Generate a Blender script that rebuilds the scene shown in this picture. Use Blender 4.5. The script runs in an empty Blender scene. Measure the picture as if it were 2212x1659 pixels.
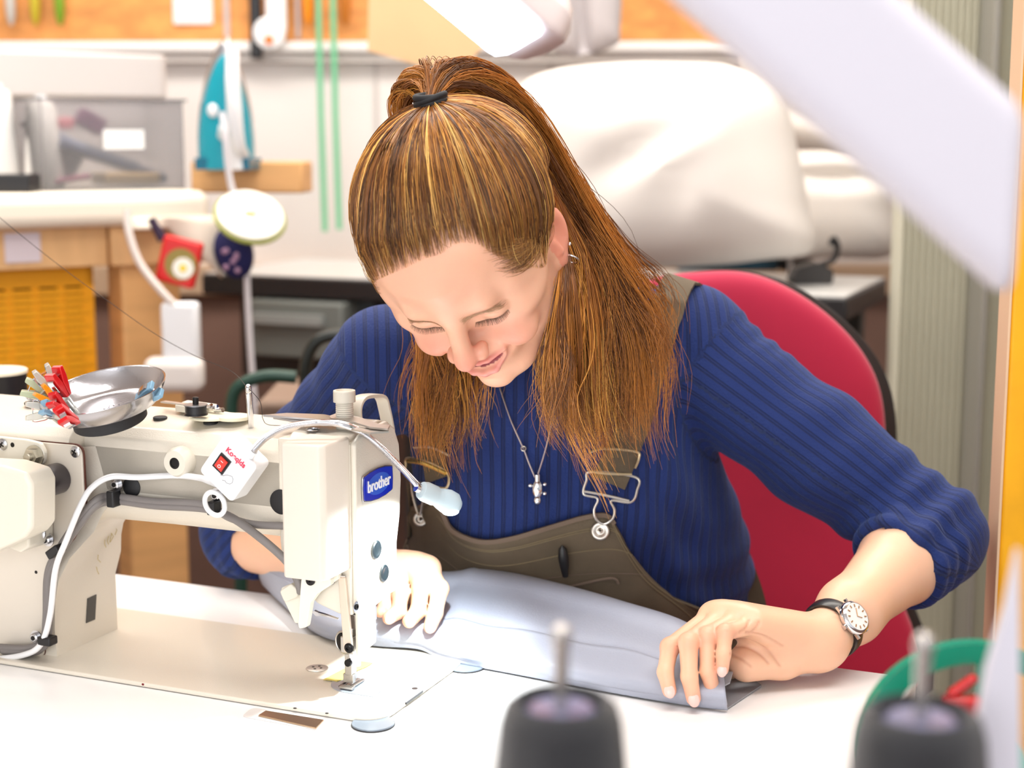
import bpy, bmesh, math, random
import numpy as np
from mathutils import Vector, Matrix
from mathutils.bvhtree import BVHTree
SC = bpy.context.scene
COL = SC.collection
random.seed(7); RNG = np.random.default_rng(7)
PI = math.pi
# ---------------------------------------------------------------- camera geometry (2212 x 1659, 55 mm lens)
F = 3400.; HY = 300.; PITCH = math.atan((829.5-HY)/F); CC, SS = math.cos(PITCH), math.sin(PITCH)
CAM = np.array([0, 0, 1.224])
def proj(p):
    p = np.atleast_2d(np.asarray(p, float))-CAM
    d = p[:, 1]*CC-p[:, 2]*SS; u = p[:, 1]*SS+p[:, 2]*CC
    return np.stack([1106+F*p[:, 0]/d, 829.5-F*u/d], 1)
def ray(px, py):
    dx = (px-1106)/F; dy = -(py-829.5)/F
    return np.array([dx, CC+dy*SS, -SS+dy*CC])
def atY(px, py, Y): r = ray(px, py); return CAM+r*(Y/r[1])
def atZ(px, py, z): r = ray(px, py); return CAM+r*((z-CAM[2])/r[2])
TZ = .75
MA = math.radians(-23.0)
MU = np.array([math.cos(MA), math.sin(MA), 0]); MV = np.array([-math.sin(MA), math.cos(MA), 0])
MO = atZ(815, 1568, TZ)
def ml(px, py, ax, val):            # pixel -> machine-local point (metres); ax 0/1/2 = the plane's axis, val in mm
    r = ray(px, py); o = CAM-MO
    M = np.stack([MU, MV, [0, 0, 1]]); rl = M@r; ol = M@o
    t = (val/1000.-ol[ax])/rl[ax]
    return ol+t*rl
def mw(l): return MO+MU*l[0]+MV*l[1]+np.array([0, 0, l[2]])
# ---------------------------------------------------------------- materials
def srgb(r, g, b):
    f = lambda c: c/12.92 if c <= .04045 else ((c+.055)/1.055)**2.4
    return (f(r/255), f(g/255), f(b/255), 1)
MATS = {}
def mat(name, col, rough=.5, metal=0., bump=0., bscale=200., var=0., vscale=8., trans=0., emit=None, estr=0., sss=0., sheen=0., coat=0., alpha=1., attr=None, stretch=None, ior=None):
    if name in MATS: return MATS[name]
    m = bpy.data.materials.new(name); m.use_nodes = True; MATS[name] = m
    nt = m.node_tree; b = nt.nodes['Principled BSDF']; N = nt.nodes.new; L = nt.links.new
    c = srgb(*col)
    b.inputs['Base Color'].default_value = c
    b.inputs['Roughness'].default_value = rough; b.inputs['Metallic'].default_value = metal
    if trans: b.inputs['Transmission Weight'].default_value = trans
    if ior: b.inputs['IOR'].default_value = ior
    if coat: b.inputs['Coat Weight'].default_value = coat; b.inputs['Coat Roughness'].default_value = .1
    if sheen: b.inputs['Sheen Weight'].default_value = sheen; b.inputs['Sheen Roughness'].default_value = .5
    if alpha < 1: b.inputs['Alpha'].default_value = alpha
    if sss:
        b.inputs['Subsurface Weight'].default_value = sss; b.inputs['Subsurface Radius'].default_value = (1., .35, .2); b.inputs['Subsurface Scale'].default_value = .006
    if emit: b.inputs['Emission Color'].default_value = srgb(*emit); b.inputs['Emission Strength'].default_value = estr
    tc = N('ShaderNodeTexCoord'); mp = N('ShaderNodeMapping'); L(tc.outputs['Object'], mp.inputs['Vector'])
    if stretch: mp.inputs['Scale'].default_value = stretch
    base = None
    if attr:
        a = N('ShaderNodeAttribute'); a.attribute_name = attr; base = a.outputs['Color']; L(base, b.inputs['Base Color'])
    if var:
        n = N('ShaderNodeTexNoise'); n.inputs['Scale'].default_value = vscale; n.inputs['Detail'].default_value = 5
        L(mp.outputs['Vector'], n.inputs['Vector'])
        r = N('ShaderNodeMapRange'); r.inputs[1].default_value = .3; r.inputs[2].default_value = .7; r.inputs[3].default_value = 1-var; r.inputs[4].default_value = 1+var
        L(n.outputs['Fac'], r.inputs[0])
        mx = N('ShaderNodeMix'); mx.data_type = 'RGBA'; mx.blend_type = 'MULTIPLY'; mx.inputs[0].default_value = 1
        if base: L(base, mx.inputs[6])
        else: mx.inputs[6].default_value = c
        L(r.outputs[0], mx.inputs[7]); L(mx.outputs[2], b.inputs['Base Color'])
    if bump:
        n = N('ShaderNodeTexNoise'); n.inputs['Scale'].default_value = bscale; n.inputs['Detail'].default_value = 4
        L(mp.outputs['Vector'], n.inputs['Vector'])
        u = N('ShaderNodeBump'); u.inputs['Strength'].default_value = bump; u.inputs['Distance'].default_value = .001
        L(n.outputs['Fac'], u.inputs['Height']); L(u.outputs['Normal'], b.inputs['Normal'])
    return m
# ---------------------------------------------------------------- objects
def setp(o, label=None, cat=None, group=None, kind=None):
    if label: o['label'] = label
    if cat: o['category'] = cat
    if group: o['group'] = group
    if kind: o['kind'] = kind
    return o
def thing(name, label, cat, loc=(0, 0, 0), rotz=0., group=None):
    o = bpy.data.objects.new(name, None); COL.objects.link(o); o.empty_display_size = .02
    o.location = [float(v) for v in loc]; o.rotation_euler = (0, 0, rotz)
    return setp(o, label, cat, group)
def obj(name, vf, m, parent=None, label=None, smooth=True, cat=None, group=None, kind=None, world=False, sharp=40):
    v, f = vf
    me = bpy.data.meshes.new(name)
    me.from_pydata([tuple(map(float, p)) for p in v], [], [tuple(map(int, q)) for q in f])
    me.update()
    if m is not None: me.materials.append(m)
    if smooth:
        me.shade_smooth()
        if sharp: me.set_sharp_from_angle(angle=math.radians(sharp))
    o = bpy.data.objects.new(name, me); COL.objects.link(o)
    if parent:
        o.parent = parent
        if world:   # vertices were given in world space
            o.matrix_parent_inverse = wmat(parent).inverted()
    return setp(o, label, cat, group, kind)
def wmat(o):
    M = Matrix.Translation(o.location) @ o.rotation_euler.to_matrix().to_4x4()
    if o.parent: M = wmat(o.parent) @ o.matrix_parent_inverse @ M
    return M
def bevel(o, w, seg=2, ang=35):
    b = o.modifiers.new('bevel', 'BEVEL'); b.width = w; b.segments = seg; b.limit_method = 'ANGLE'; b.angle_limit = math.radians(ang)
    return o
def join(*vfs):
    V, Fc, n = [], [], 0
    for v, f in vfs:
        V += [tuple(p) for p in v]; Fc += [tuple(i+n for i in q) for q in f]; n += len(v)
    return V, Fc
def box(c, s, rz=0., R=None):
    c = np.array(c, float); s = np.array(s, float)/2
    P = np.array([(x, y, z) for z in (-1, 1) for y in (-1, 1) for x in (-1, 1)])*s
    if rz: R = np.array([[math.cos(rz), -math.sin(rz), 0], [math.sin(rz), math.cos(rz), 0], [0, 0, 1]])
    if R is not None: P = P@np.array(R).T
    return (P+c).tolist(), [(0, 2, 3, 1), (4, 5, 7, 6), (0, 1, 5, 4), (2, 6, 7, 3), (0, 4, 6, 2), (1, 3, 7, 5)]
def boxp(a, b): a, b = np.array(a, float), np.array(b, float); return box((a+b)/2, abs(b-a))
def frame_of(d):
    d = np.array(d, float); d /= np.linalg.norm(d)
    u = np.cross(d, (0, 0, 1.) if abs(d[2]) < .9 else (1., 0, 0)); u /= np.linalg.norm(u)
    return d, u, np.cross(d, u)
def lathe(prof, axis=(0, 0, 1), org=(0, 0, 0), n=32, caps=True):     # prof [(r, h)...]
    d, u, w = frame_of(axis); org = np.array(org, float); V, Fc = [], []
    for r, h in prof:
        for k in range(n):
            a = 2*PI*k/n; V.append(org+d*h+r*(u*math.cos(a)+w*math.sin(a)))
    m = len(prof)
    for i in range(m-1):
        for k in range(n):
            k2 = (k+1) % n; Fc.append((i*n+k, i*n+k2, (i+1)*n+k2, (i+1)*n+k))
    if caps:
        Fc.append(tuple(range(n))[::-1]); Fc.append(tuple((m-1)*n+k for k in range(n)))
    # d x u = w so (u,w,d) right handed -> faces outward when h increases
    return [tuple(p) for p in V], Fc
def cyl(a, b, r, n=24, r2=None, bv=0.):
    a, b = np.array(a, float), np.array(b, float); L = np.linalg.norm(b-a); r2 = r if r2 is None else r2
    pr = [(r, 0), (r2, L)] if not bv else [(r-bv, 0), (r, bv), (r2, L-bv), (r2-bv, L)]
    return lathe(pr, b-a, a, n)
def smoothpath(pts, k=8, closed=False):
    P = np.array(pts, float); n = len(P); out = []
    rng = range(n) if closed else range(n-1)
    for i in rng:
        g = (lambda j: P[j % n]) if closed else (lambda j: P[min(max(j, 0), n-1)])
        p0, p1, p2, p3 = g(i-1), g(i), g(i+1), g(i+2)
        for s in range(k):
            t = s/k
            out.append(.5*((2*p1)+(p2-p0)*t+(2*p0-5*p1+4*p2-p3)*t*t+(3*p1-p0-3*p2+p3)*t**3))
    if not closed: out.append(P[-1])
    return np.array(out)
def sweep(path, rad, n=10, closed=False, sec=None, up=None, caps=True):
    """tube or profile along a path; rad scalar/list; sec = closed list of (u,v) profile points"""
    P = np.array(path, float); m = len(P)
    rad = np.full(m, rad) if np.isscalar(rad) else np.interp(np.linspace(0, 1, m), np.linspace(0, 1, len(rad)), rad)
    T = np.gradient(P, axis=0) if not closed else (np.roll(P, -1, 0)-np.roll(P, 1, 0))
    T /= np.linalg.norm(T, axis=1)[:, None]+1e-12
    d, u, w = frame_of(T[0])
    if up is not None:
        u = np.array(up, float)-T[0]*np.dot(up, T[0]); u /= np.linalg.norm(u)
    V = []
    if sec is None: sec = [(math.cos(2*PI*k/n), math.sin(2*PI*k/n)) for k in range(n)]
    n = len(sec); S2 = np.array(sec)
    for i in range(m):
        if up is not None: u = np.array(up, float)
        u = u-T[i]*np.dot(u, T[i]); u /= np.linalg.norm(u)+1e-12; w = np.cross(T[i], u)
        V += list(P[i]+rad[i]*(S2[:, :1]*u+S2[:, 1:]*w))
    Fc = []
    for i in range(m if closed else m-1):
        j = (i+1) % m
        for k in range(n):
            k2 = (k+1) % n; Fc.append((i*n+k, i*n+k2, j*n+k2, j*n+k))
    if not closed and caps: Fc.append(tuple(range(n))[::-1]); Fc.append(tuple((m-1)*n+k for k in range(n)))
    return [tuple(p) for p in V], Fc
def prism(poly, d0, d1, plane='xz'):        # 2D outline (ccw) extruded along the remaining axis
    n = len(poly)
    def mk(p, d):
        a, b = p
        return {'xz': (a, d, b), 'xy': (a, b, d), 'yz': (d, a, b)}[plane]
    V = [mk(p, d0) for p in poly]+[mk(p, d1) for p in poly]
    Fc = [tuple(range(n)), tuple(range(2*n-1, n-1, -1))]+[(i, n+i, n+(i+1) % n, (i+1) % n) for i in range(n)]
    return fixn((V, Fc))
def fixn(vf):
    bm = bmesh.new(); vs = [bm.verts.new(tuple(map(float, p))) for p in vf[0]]
    for f in vf[1]:
        try: bm.faces.new([vs[i] for i in f])
        except ValueError: pass
    bmesh.ops.recalc_face_normals(bm, faces=bm.faces)
    bm.verts.index_update()
    r = ([tuple(v.co) for v in bm.verts], [tuple(v.index for v in f.verts) for f in bm.faces]); bm.free(); return r
def rpoly(pts, r, k=6):                     # rounded polygon corners; r scalar or list
    out = []; n = len(pts); P = [np.array(p, float) for p in pts]
    for i in range(n):
        rr = r if np.isscalar(r) else r[i]
        a, b, c = P[i-1], P[i], P[(i+1) % n]
        if rr <= 0: out.append(tuple(b)); continue
        u = (a-b)/np.linalg.norm(a-b); v = (c-b)/np.linalg.norm(c-b)
        ang = math.acos(max(-1, min(1, float(u@v)))); t = min(rr/math.tan(ang/2), np.linalg.norm(a-b)*.49, np.linalg.norm(c-b)*.49)
        s, e = b+u*t, b+v*t
        for q in range(k+1):
            x = q/k; out.append(tuple((1-x)**2*s+2*x*(1-x)*b+x*x*e))
    return out
def ball(c, r, n=16, m=10, R=None):
    r = np.array(r if np.ndim(r) else (r, r, r), float); V = []; Fc = []
    for i in range(m+1):
        t = PI*i/m
        for k in range(n):
            a = 2*PI*k/n; V.append(np.array((math.sin(t)*math.cos(a), math.sin(t)*math.sin(a), math.cos(t)))*r)
    V = np.array(V)
    if R is not None: V = V@np.array(R).T
    V = V+np.array(c, float)
    for i in range(m):
        for k in range(n):
            k2 = (k+1) % n; Fc.append((i*n+k, (i+1)*n+k, (i+1)*n+k2, i*n+k2))
    return V.tolist(), Fc
def torus(c, ax, R, r, n=32, k=10):
    d, u, w = frame_of(ax); c = np.array(c, float)
    return sweep([c+R*(u*math.cos(2*PI*i/n)+w*math.sin(2*PI*i/n)) for i in range(n)], r, k, closed=True)
def gridmesh(fn, nu, nv, closed_u=False):    # fn(u,v)->xyz with u,v in 0..1
    V = [fn(i/(nu if closed_u else nu-1), j/(nv-1)) for i in range(nu) for j in range(nv)]
    Fc = []
    for i in range(nu if closed_u else nu-1):
        for j in range(nv-1):
            i2 = (i+1) % nu; Fc.append((i*nv+j, i2*nv+j, i2*nv+j+1, i*nv+j+1))
    return V, Fc
def thick(o, t, off=0.):
    s = o.modifiers.new('solid', 'SOLIDIFY'); s.thickness = t; s.offset = off; return o
def subd(o, n=1):
    s = o.modifiers.new('sub', 'SUBSURF'); s.levels = n; s.render_levels = n; return o
def text(name, s, size, mtx, m, parent=None, extr=.0004, bold=0., label=None, sx=1.):
    cu = bpy.data.curves.new(name, 'FONT'); cu.body = s; cu.size = size; cu.extrude = extr; cu.offset = bold; cu.align_x = 'CENTER'; cu.align_y = 'CENTER'
    o = bpy.data.objects.new(name, cu); COL.objects.link(o)
    dg = bpy.context.evaluated_depsgraph_get(); me = bpy.data.meshes.new_from_object(o.evaluated_get(dg)); bpy.data.objects.remove(o)
    for v in me.vertices: v.co.x *= sx
    me.materials.clear(); me.materials.append(m)
    me.transform(mtx)
    o = bpy.data.objects.new(name, me); COL.objects.link(o)
    if parent: o.parent = parent
    return setp(o, label)
def basis(org, x, z):       # matrix with local x, z directions (z = facing)
    z = Vector([float(q) for q in z]).normalized(); x = Vector([float(q) for q in x]); x = (x-z*x.dot(z)).normalized(); y = z.cross(x)
    M = Matrix((x, y, z)).transposed().to_4x4(); M.translation = Vector([float(q) for q in org]); return M
# ---------------------------------------------------------------- implicit surfaces
def smin(a, b, k):
    h = np.clip(.5+.5*(b-a)/k, 0, 1); return b*(1-h)+a*h-k*h*(1-h)
def smax(a, b, k): return -smin(-a, -b, k)
class Vol:
    def __init__(s, lo, hi, h):
        s.lo = np.array(lo, float); s.h = h
        s.n = np.ceil((np.array(hi, float)-s.lo)/h).astype(int)+1
        ax = [s.lo[i]+h*np.arange(s.n[i]) for i in range(3)]
        s.X, s.Y, s.Z = [a.astype(np.float32) for a in np.meshgrid(*ax, indexing='ij', sparse=True)]
        s.d = np.full(s.n, 1e3, np.float32)
    def cap(s, a, b, ra, rb):       # tapered capsule
        a = np.array(a, float); b = np.array(b, float); ba = b-a; L2 = float(ba@ba)+1e-12
        t = np.clip(((s.X-a[0])*ba[0]+(s.Y-a[1])*ba[1]+(s.Z-a[2])*ba[2])/L2, 0, 1)
        return np.sqrt((s.X-a[0]-t*ba[0])**2+(s.Y-a[1]-t*ba[1])**2+(s.Z-a[2]-t*ba[2])**2)-(ra+(rb-ra)*t)
    def ell(s, c, r, R=None):       # ellipsoid (approximate distance); R columns = axes
        x, y, z = s.X-c[0], s.Y-c[1], s.Z-c[2]
        if R is not None:
            R = np.array(R, float); x, y, z = [x*R[0, i]+y*R[1, i]+z*R[2, i] for i in range(3)]
        k0 = np.sqrt((x/r[0])**2+(y/r[1])**2+(z/r[2])**2)
        k1 = np.sqrt((x/r[0]**2)**2+(y/r[1]**2)**2+(z/r[2]**2)**2)+1e-9
        return k0*(k0-1)/k1
    def add(s, q, k=.004): s.d = smin(s.d, q, k).astype(np.float32)
    def sub(s, q, k=.004): s.d = smax(s.d, -q, k).astype(np.float32)
    def mesh(s): return surfnets(s.d, s.lo, s.h)
def surfnets(D, lo, h):
    ins = D < 0; nx, ny, nz = D.shape
    c = np.zeros((nx-1, ny-1, nz-1), np.int8)
    for i in (0, 1):
        for j in (0, 1):
            for k in (0, 1): c += ins[i:nx-1+i, j:ny-1+j, k:nz-1+k]
    cell = (c > 0) & (c < 8); idx = -np.ones(cell.shape, np.int64); I = np.argwhere(cell); idx[cell] = np.arange(len(I))
    acc = np.zeros((len(I), 3)); cnt = np.zeros(len(I))
    offs = [(i, j, k) for i in (0, 1) for j in (0, 1) for k in (0, 1)]
    for a in offs:
        for ax in range(3):
            if a[ax]: continue
            b = list(a); b[ax] = 1
            da = D[I[:, 0]+a[0], I[:, 1]+a[1], I[:, 2]+a[2]]; db = D[I[:, 0]+b[0], I[:, 1]+b[1], I[:, 2]+b[2]]
            m = (da < 0) != (db < 0); t = np.zeros(len(I)); t[m] = da[m]/(da[m]-db[m])
            p = np.tile(np.array(a, float), (len(I), 1)); p[:, ax] = t
            acc[m] += p[m]; cnt[m] += 1
    V = lo+h*(I+acc/cnt[:, None])
    Fc = []
    for ax in range(3):
        u, v = (ax+1) % 3, (ax+2) % 3
        sl0 = [slice(None)]*3; sl1 = [slice(None)]*3; sl0[ax] = slice(0, -1); sl1[ax] = slice(1, None)
        A, B = ins[tuple(sl0)], ins[tuple(sl1)]
        E = np.argwhere(A != B)
        E = E[(E[:, u] > 0) & (E[:, v] > 0) & (E[:, u] < D.shape[u]-1) & (E[:, v] < D.shape[v]-1)]
        q = []
        for du, dv in ((-1, -1), (0, -1), (0, 0), (-1, 0)):
            e = E.copy(); e[:, u] += du; e[:, v] += dv; q.append(idx[e[:, 0], e[:, 1], e[:, 2]])
        q = np.stack(q, 1); fl = A[E[:, 0], E[:, 1], E[:, 2]]
        q[~fl] = q[~fl][:, ::-1]; Fc.append(q)
    Fc = np.concatenate(Fc); return V, Fc[(Fc >= 0).all(1)]
def bigobj(name, V, Fc, m, parent=None, label=None, cols=None, smooth=True, **kw):
    me = bpy.data.meshes.new(name)
    V = np.asarray(V, np.float32); Fc = np.asarray(Fc, np.int32); k = Fc.shape[1]
    me.vertices.add(len(V)); me.vertices.foreach_set('co', V.ravel())
    me.loops.add(Fc.size); me.loops.foreach_set('vertex_index', Fc.ravel())
    me.polygons.add(len(Fc)); me.polygons.foreach_set('loop_start', np.arange(0, Fc.size, k, dtype=np.int32)); me.polygons.foreach_set('loop_total', np.full(len(Fc), k, np.int32))
    me.update(calc_edges=True); me.validate()
    if cols is not None:
        a = me.color_attributes.new('col', 'FLOAT_COLOR', 'POINT')
        c4 = np.ones((len(V), 4), np.float32); c4[:, :3] = cols; a.data.foreach_set('color', c4.ravel())
    me.materials.append(m)
    if smooth: me.shade_smooth()
    o = bpy.data.objects.new(name, me); COL.objects.link(o)
    if parent: o.parent = parent; o.matrix_parent_inverse = wmat(parent).inverted()
    return setp(o, label, **kw)
def lapsmooth(V, Fc, it=2, lam=.5):
    Fc = np.asarray(Fc); V = np.array(V, float); n = len(V)
    e = np.concatenate([Fc[:, [i, (i+1) % Fc.shape[1]]] for i in range(Fc.shape[1])]); a, b = e[:, 0], e[:, 1]
    cnt = np.bincount(a, minlength=n)+np.bincount(b, minlength=n)
    for _ in range(it):
        S = np.stack([np.bincount(a, V[b, k], n)+np.bincount(b, V[a, k], n) for k in range(3)], 1)
        V += lam*(S/np.maximum(cnt, 1)[:, None]-V)
    return V
def vnormals(V, Fc):
    V = np.asarray(V); Fc = np.asarray(Fc); N = np.cross(V[Fc[:, 2]]-V[Fc[:, 0]], V[Fc[:, 3]]-V[Fc[:, 1]])
    out = np.zeros_like(V)
    for k in range(4):
        for j in range(3): out[:, j] += np.bincount(Fc[:, k], N[:, j], len(V))
    return out/(np.linalg.norm(out, axis=1)[:, None]+1e-12)
def strands(paths, rads, cols, sides=3):
    """many thin tubes as one mesh; paths (S,K,3)"""
    P = np.asarray(paths, float); S_, K, _ = P.shape
    T = np.gradient(P, axis=1); T /= np.linalg.norm(T, axis=2)[..., None]+1e-9
    ref = np.array([.31, .52, .79]); u = np.cross(T, ref); u /= np.linalg.norm(u, axis=2)[..., None]+1e-9; w = np.cross(T, u)
    R = np.asarray(rads, float)
    if R.ndim == 1: R = np.repeat(R[:, None], K, 1)
    V = np.stack([P+R[..., None]*(u*math.cos(2*PI*k/sides)+w*math.sin(2*PI*k/sides)) for k in range(sides)], 2)
    V = V.reshape(-1, 3)
    b = (np.arange(S_)[:, None, None]*K+np.arange(K-1)[None, :, None])*sides
    k = np.arange(sides)[None, None, :]; k2 = (k+1) % sides
    Fc = np.stack([b+k, b+k2, b+sides+k2, b+sides+k], -1).reshape(-1, 4)
    C = np.asarray(cols, float)
    if C.ndim == 2: C = np.repeat(C[:, None], K, 1)
    C = np.repeat(C[:, :, None], sides, 2).reshape(-1, 3)
    return V, Fc, C
# ---------------------------------------------------------------- materials shared
CREAM = mat('cream_enamel', (230, 221, 206), .32, bump=.25, bscale=900, coat=.25)
CREAM2 = mat('cream_plastic', (228, 221, 206), .38, bump=.08, bscale=300)
STEEL = mat('polished_steel', (205, 205, 208), .22, 1., bump=.05, bscale=400)
CHROME = mat('chrome', (225, 225, 228), .12, 1.)
SATIN = mat('satin_steel', (200, 195, 188), .35, 1., bump=.15, bscale=500, stretch=(1, 12, 1))
DKSTEEL = mat('blackened_screw', (40, 38, 38), .4, .7)
BLACKP = mat('black_plastic', (24, 23, 26), .4)
RUBBER = mat('black_rubber', (30, 29, 32), .6, bump=.1)
GREYC = mat('grey_cable', (128, 122, 120), .5)
WHITEP = mat('white_plastic', (244, 244, 246), .35, coat=.2)
RED = mat('red_clip_plastic', (205, 20, 24), .25, coat=.3)
CLEARP = mat('clear_clip_plastic', (235, 238, 232), .15, trans=.55, ior=1.45)
WHITEPT = mat('white_print', (250, 250, 250), .5)
REDPT = mat('red_print', (228, 62, 92), .5)
GREYPT = mat('grey_print', (120, 120, 124), .6)
def S(vf): return (np.array(vf[0])/1000.).tolist(), vf[1]
def mm(px, py, ax, val): return ml(px, py, ax, val)*1000.
M_ = thing('sewing_machine', 'cream industrial lockstitch sewing machine with a blue brother badge, set in the white table', 'sewing machine', MO, MA)
def mp(name, vf, m, label=None, parent=None, bv=0, seg=3, **k):
    o = obj(name, S(vf), m, parent or M_, label, **k)
    if bv: bevel(o, bv/1000., seg)
    return o
# bed with a rounded right end and the notch for the slide plate
bed = rpoly([(-560, 0), (2, 0), (2, 176), (-560, 176)], [0, 26, 26, 0], 8)
mp('bed', prism(bed, 0.5, 4.5, 'xy'), CREAM, bv=1.6)
# casting: pillar, arm, head
def yA(x): t = min(1, max(0, (x+338)/22)); return 28+22*t*t*(3-2*t)
ZTOP = lambda y: 218+max(0, min(1, (y-58)/56))*9.5
Apx = [(118, 1422), (118, 1360), (119, 1300), (126, 1255), (142, 1210), (170, 1160), (205, 1112), (240, 1086), (290, 1088), (400, 1102), (520, 1118), (612, 1130)]
Ain = [mm(x, y, 1, 28 if i < 6 else (38 if i == 6 else 50)) for i, (x, y) in enumerate(Apx)]
Ain = [(p[0], p[2]) for p in Ain]; Ain[0] = (-346, 4)
Bin = [(-346, 4), (-346, 35), (-346, 60), (-346, 80), (-345, 96), (-342, 108), (-335, 118), (-324, 126), (-308, 130), (-240, 131), (-180, 131), (-118, 131)]
Aout = [(-620, 4), (-620, 40), (-620, 80), (-620, 100), (-620, 120), (-620, 200), (-330, 200), (-310, 200), (-290, 200), (-240, 200), (-180, 200), (-118, 200)]
V = []; Fc = []
nA = len(Ain)
for i in range(nA): V.append((Aout[i][0], yA(Aout[i][0]), Aout[i][1]))
for i in range(nA): V.append((Ain[i][0], yA(Ain[i][0]), Ain[i][1]))
for i in range(nA): V.append((Bin[i][0]*.4+Ain[i][0]*.6 if i > 2 else -346, yA(Ain[i][0])+6, Bin[i][1]*.45+Ain[i][1]*.55))
for i in range(nA): V.append((Bin[i][0], 66 if i > 2 else 60, Bin[i][1]))
for i in range(nA): V.append((Bin[i][0], 118 if i < 3 else 128, Bin[i][1]))
for i in range(nA): V.append((Aout[i][0], 130, Aout[i][1]))
for r in range(5):
    for i in range(nA-1): Fc.append((r*nA+i, r*nA+i+1, (r+1)*nA+i+1, (r+1)*nA+i))
mp('pillar', fixn((V, Fc)), CREAM, sharp=50)
def topprof(y0): return rpoly([(y0, 160), (134, 160), (134, 222), (114, 228), (y0+11, 218.5), (y0, 209)], [0, 0, 14, 20, 8, 6], 5)
mp('arm_top', prism(topprof(28), -620, -322, 'yz'), CREAM, bv=1)
mp('arm', prism(topprof(50), -336, -108, 'yz'), CREAM, bv=1)
hx = rpoly([(-119, 131), (-118, 122), (-100, 98), (-84, 80), (-62, 73), (-49, 73), (-49, 222), (-119, 222)], [2, 10, 10, 10, 8, 0, 0, 0], 4)
mp('head', prism(hx, 49.5, 134, 'xz'), CREAM, bv=3, seg=3)
# crowned top of head
mp('head_cap', prism(rpoly([(50, 214), (134, 214), (134, 226), (112, 232), (62, 226), (50, 218)], [0, 0, 8, 14, 10, 4], 5), -112, -54, 'yz'), CREAM, bv=3)
# rear cover with its slanting right side
cz0, cz1 = 112, 227
cp = [(-88.5, 4), (-53, 4), (-49.5, 10), (-49.5, 51), (-88.5, 51)]
mp('thread_cover', prism(rpoly(cp, [3, 3, 6, 0, 0], 3), 114, 228, 'xy'), mat('cream_cover', (226, 216, 203), .42, bump=.12, bscale=250), bv=2.2)
c = mm(676, 928, 2, 228.3)
mp('cover_screw', join(lathe([(6, 0), (6, .8), (4.4, 1.4), (4.4, .9), (2.2, .9), (2.2, .2)], (0, 0, 1), (c[0], c[1], 228), 24)), STEEL)
# face plate (right end of head), gently bowed outline
fy0, fy1 = 48, 134
out = [(50, 74), (70, 71), (100, 75), (112, 88), (122, 112), (131, 145), (134, 176), (131, 208), (122, 224), (108, 232), (62, 228), (50, 222)]
fp = prism(rpoly(out, 6, 4), -49, -44, 'yz')
mp('face_plate', fp, CREAM, bv=1.8)
XF = -43.6
# badge
b0 = mm(813, 1043, 0, XF); by, bz = b0[1], b0[2]
c4 = [mm(781, 1036, 0, XF), mm(845, 1003, 0, XF), mm(846, 1056, 0, XF), mm(783, 1081, 0, XF)]
cy = np.mean([p[1] for p in c4]); cz = np.mean([p[2] for p in c4])
W2, H2 = (c4[1][1]-c4[0][1])/2+1, 13.2
def badge_out(k):
    pts = []
    for (a, b, s) in ((-1, -1, 1), (1, -1, 1)): pass
    q = [(-.97, -.82), (-.5, -1), (0, -1.06), (.5, -1), (.97, -.82), (1, 0), (.97, .82), (.5, 1), (0, 1.06), (-.5, 1), (-.97, .82), (-1, 0)]
    return [(cy+x*W2*k, cz+y*H2*k) for x, y in q]
NAVY = mat('badge_blue', (10, 40, 190), .15, coat=.8)
bd = mp('badge', prism(rpoly(badge_out(1), 2.5, 3), XF, XF+1.2, 'yz'), STEEL, 'blue oval badge with raised white lettering', bv=.4)
mp('badge_face', prism(rpoly(badge_out(.93), 2.5, 3), XF+1.1, XF+1.7, 'yz'), NAVY, parent=bd)
el = [(cy+W2*.72*math.cos(a), cz+H2*.7*math.sin(a)) for a in np.linspace(0, 2*PI, 40, endpoint=False)]
mp('badge_oval', prism(el, XF+1.6, XF+1.9, 'yz'), mat('badge_light_blue', (52, 98, 215), .2, coat=.8), parent=bd)
text('badge_lettering', 'brother', .0145, basis(((XF+2.2)/1000, cy/1000, cz/1000), (0, 1, 0), (1, 0, 0)), WHITEPT, bd, .0003, .0002, sx=.92)
# plugs on the face plate
PLUG = mat('dark_plug', (26, 34, 38), .3, coat=.4)
for (px, py, r) in ((812, 1187, 8.2), (829, 1238, 7.6)):
    q = mm(px, py, 0, XF)
    mp('rubber_plug', lathe([(r, 0), (r, 1.2), (r-1, 2), (r-2.2, 2), (r-3, 1.4), (.2, 1.4)], (1, 0, 0), (XF-.2, q[1], q[2]), 28), PLUG)
q = mm(771, 1311, 0, XF)
mp('socket_screw', lathe([(4.6, 0), (4.6, .4), (3.2, .5), (3.2, -1), (.1, -1)], (1, 0, 0), (XF-1, q[1], q[2]), 20), STEEL)
mp('socket_screw', lathe([(2.6, 0), (2.6, 1.6), (1.6, 1.8), (1.2, .4), (.1, .4)], (1, 0, 0), (XF-1, q[1], q[2]), 18), DKSTEEL)
# plugs on the arm
YA = 50.
for (px, py, r, y) in ((285, 1052, 9.2, YA), (608, 1084, 11, YA)):
    q = mm(px, py, 1, y); mp('rubber_plug', lathe([(r, 0), (r, 1.5), (r-1, 2.3), (.2, 2.6)], (0, -1, 0), (q[0], y+.5, q[2]), 28), RUBBER)
for (px, py, r) in ((455, 913, 6.5), (346, 903, 6.5), (78, 871, 11)):
    z = 222.; q = mm(px, py, 2, z); z = ZTOP(q[1]); q = mm(px, py, 2, z); q[2] = z
    mp('rubber_plug', lathe([(r, 0), (r, 1.6), (r-1, 2.4), (.2, 2.4)], (0, 0, 1), (q[0], q[1], q[2]-.8), 24), RUBBER)
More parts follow.
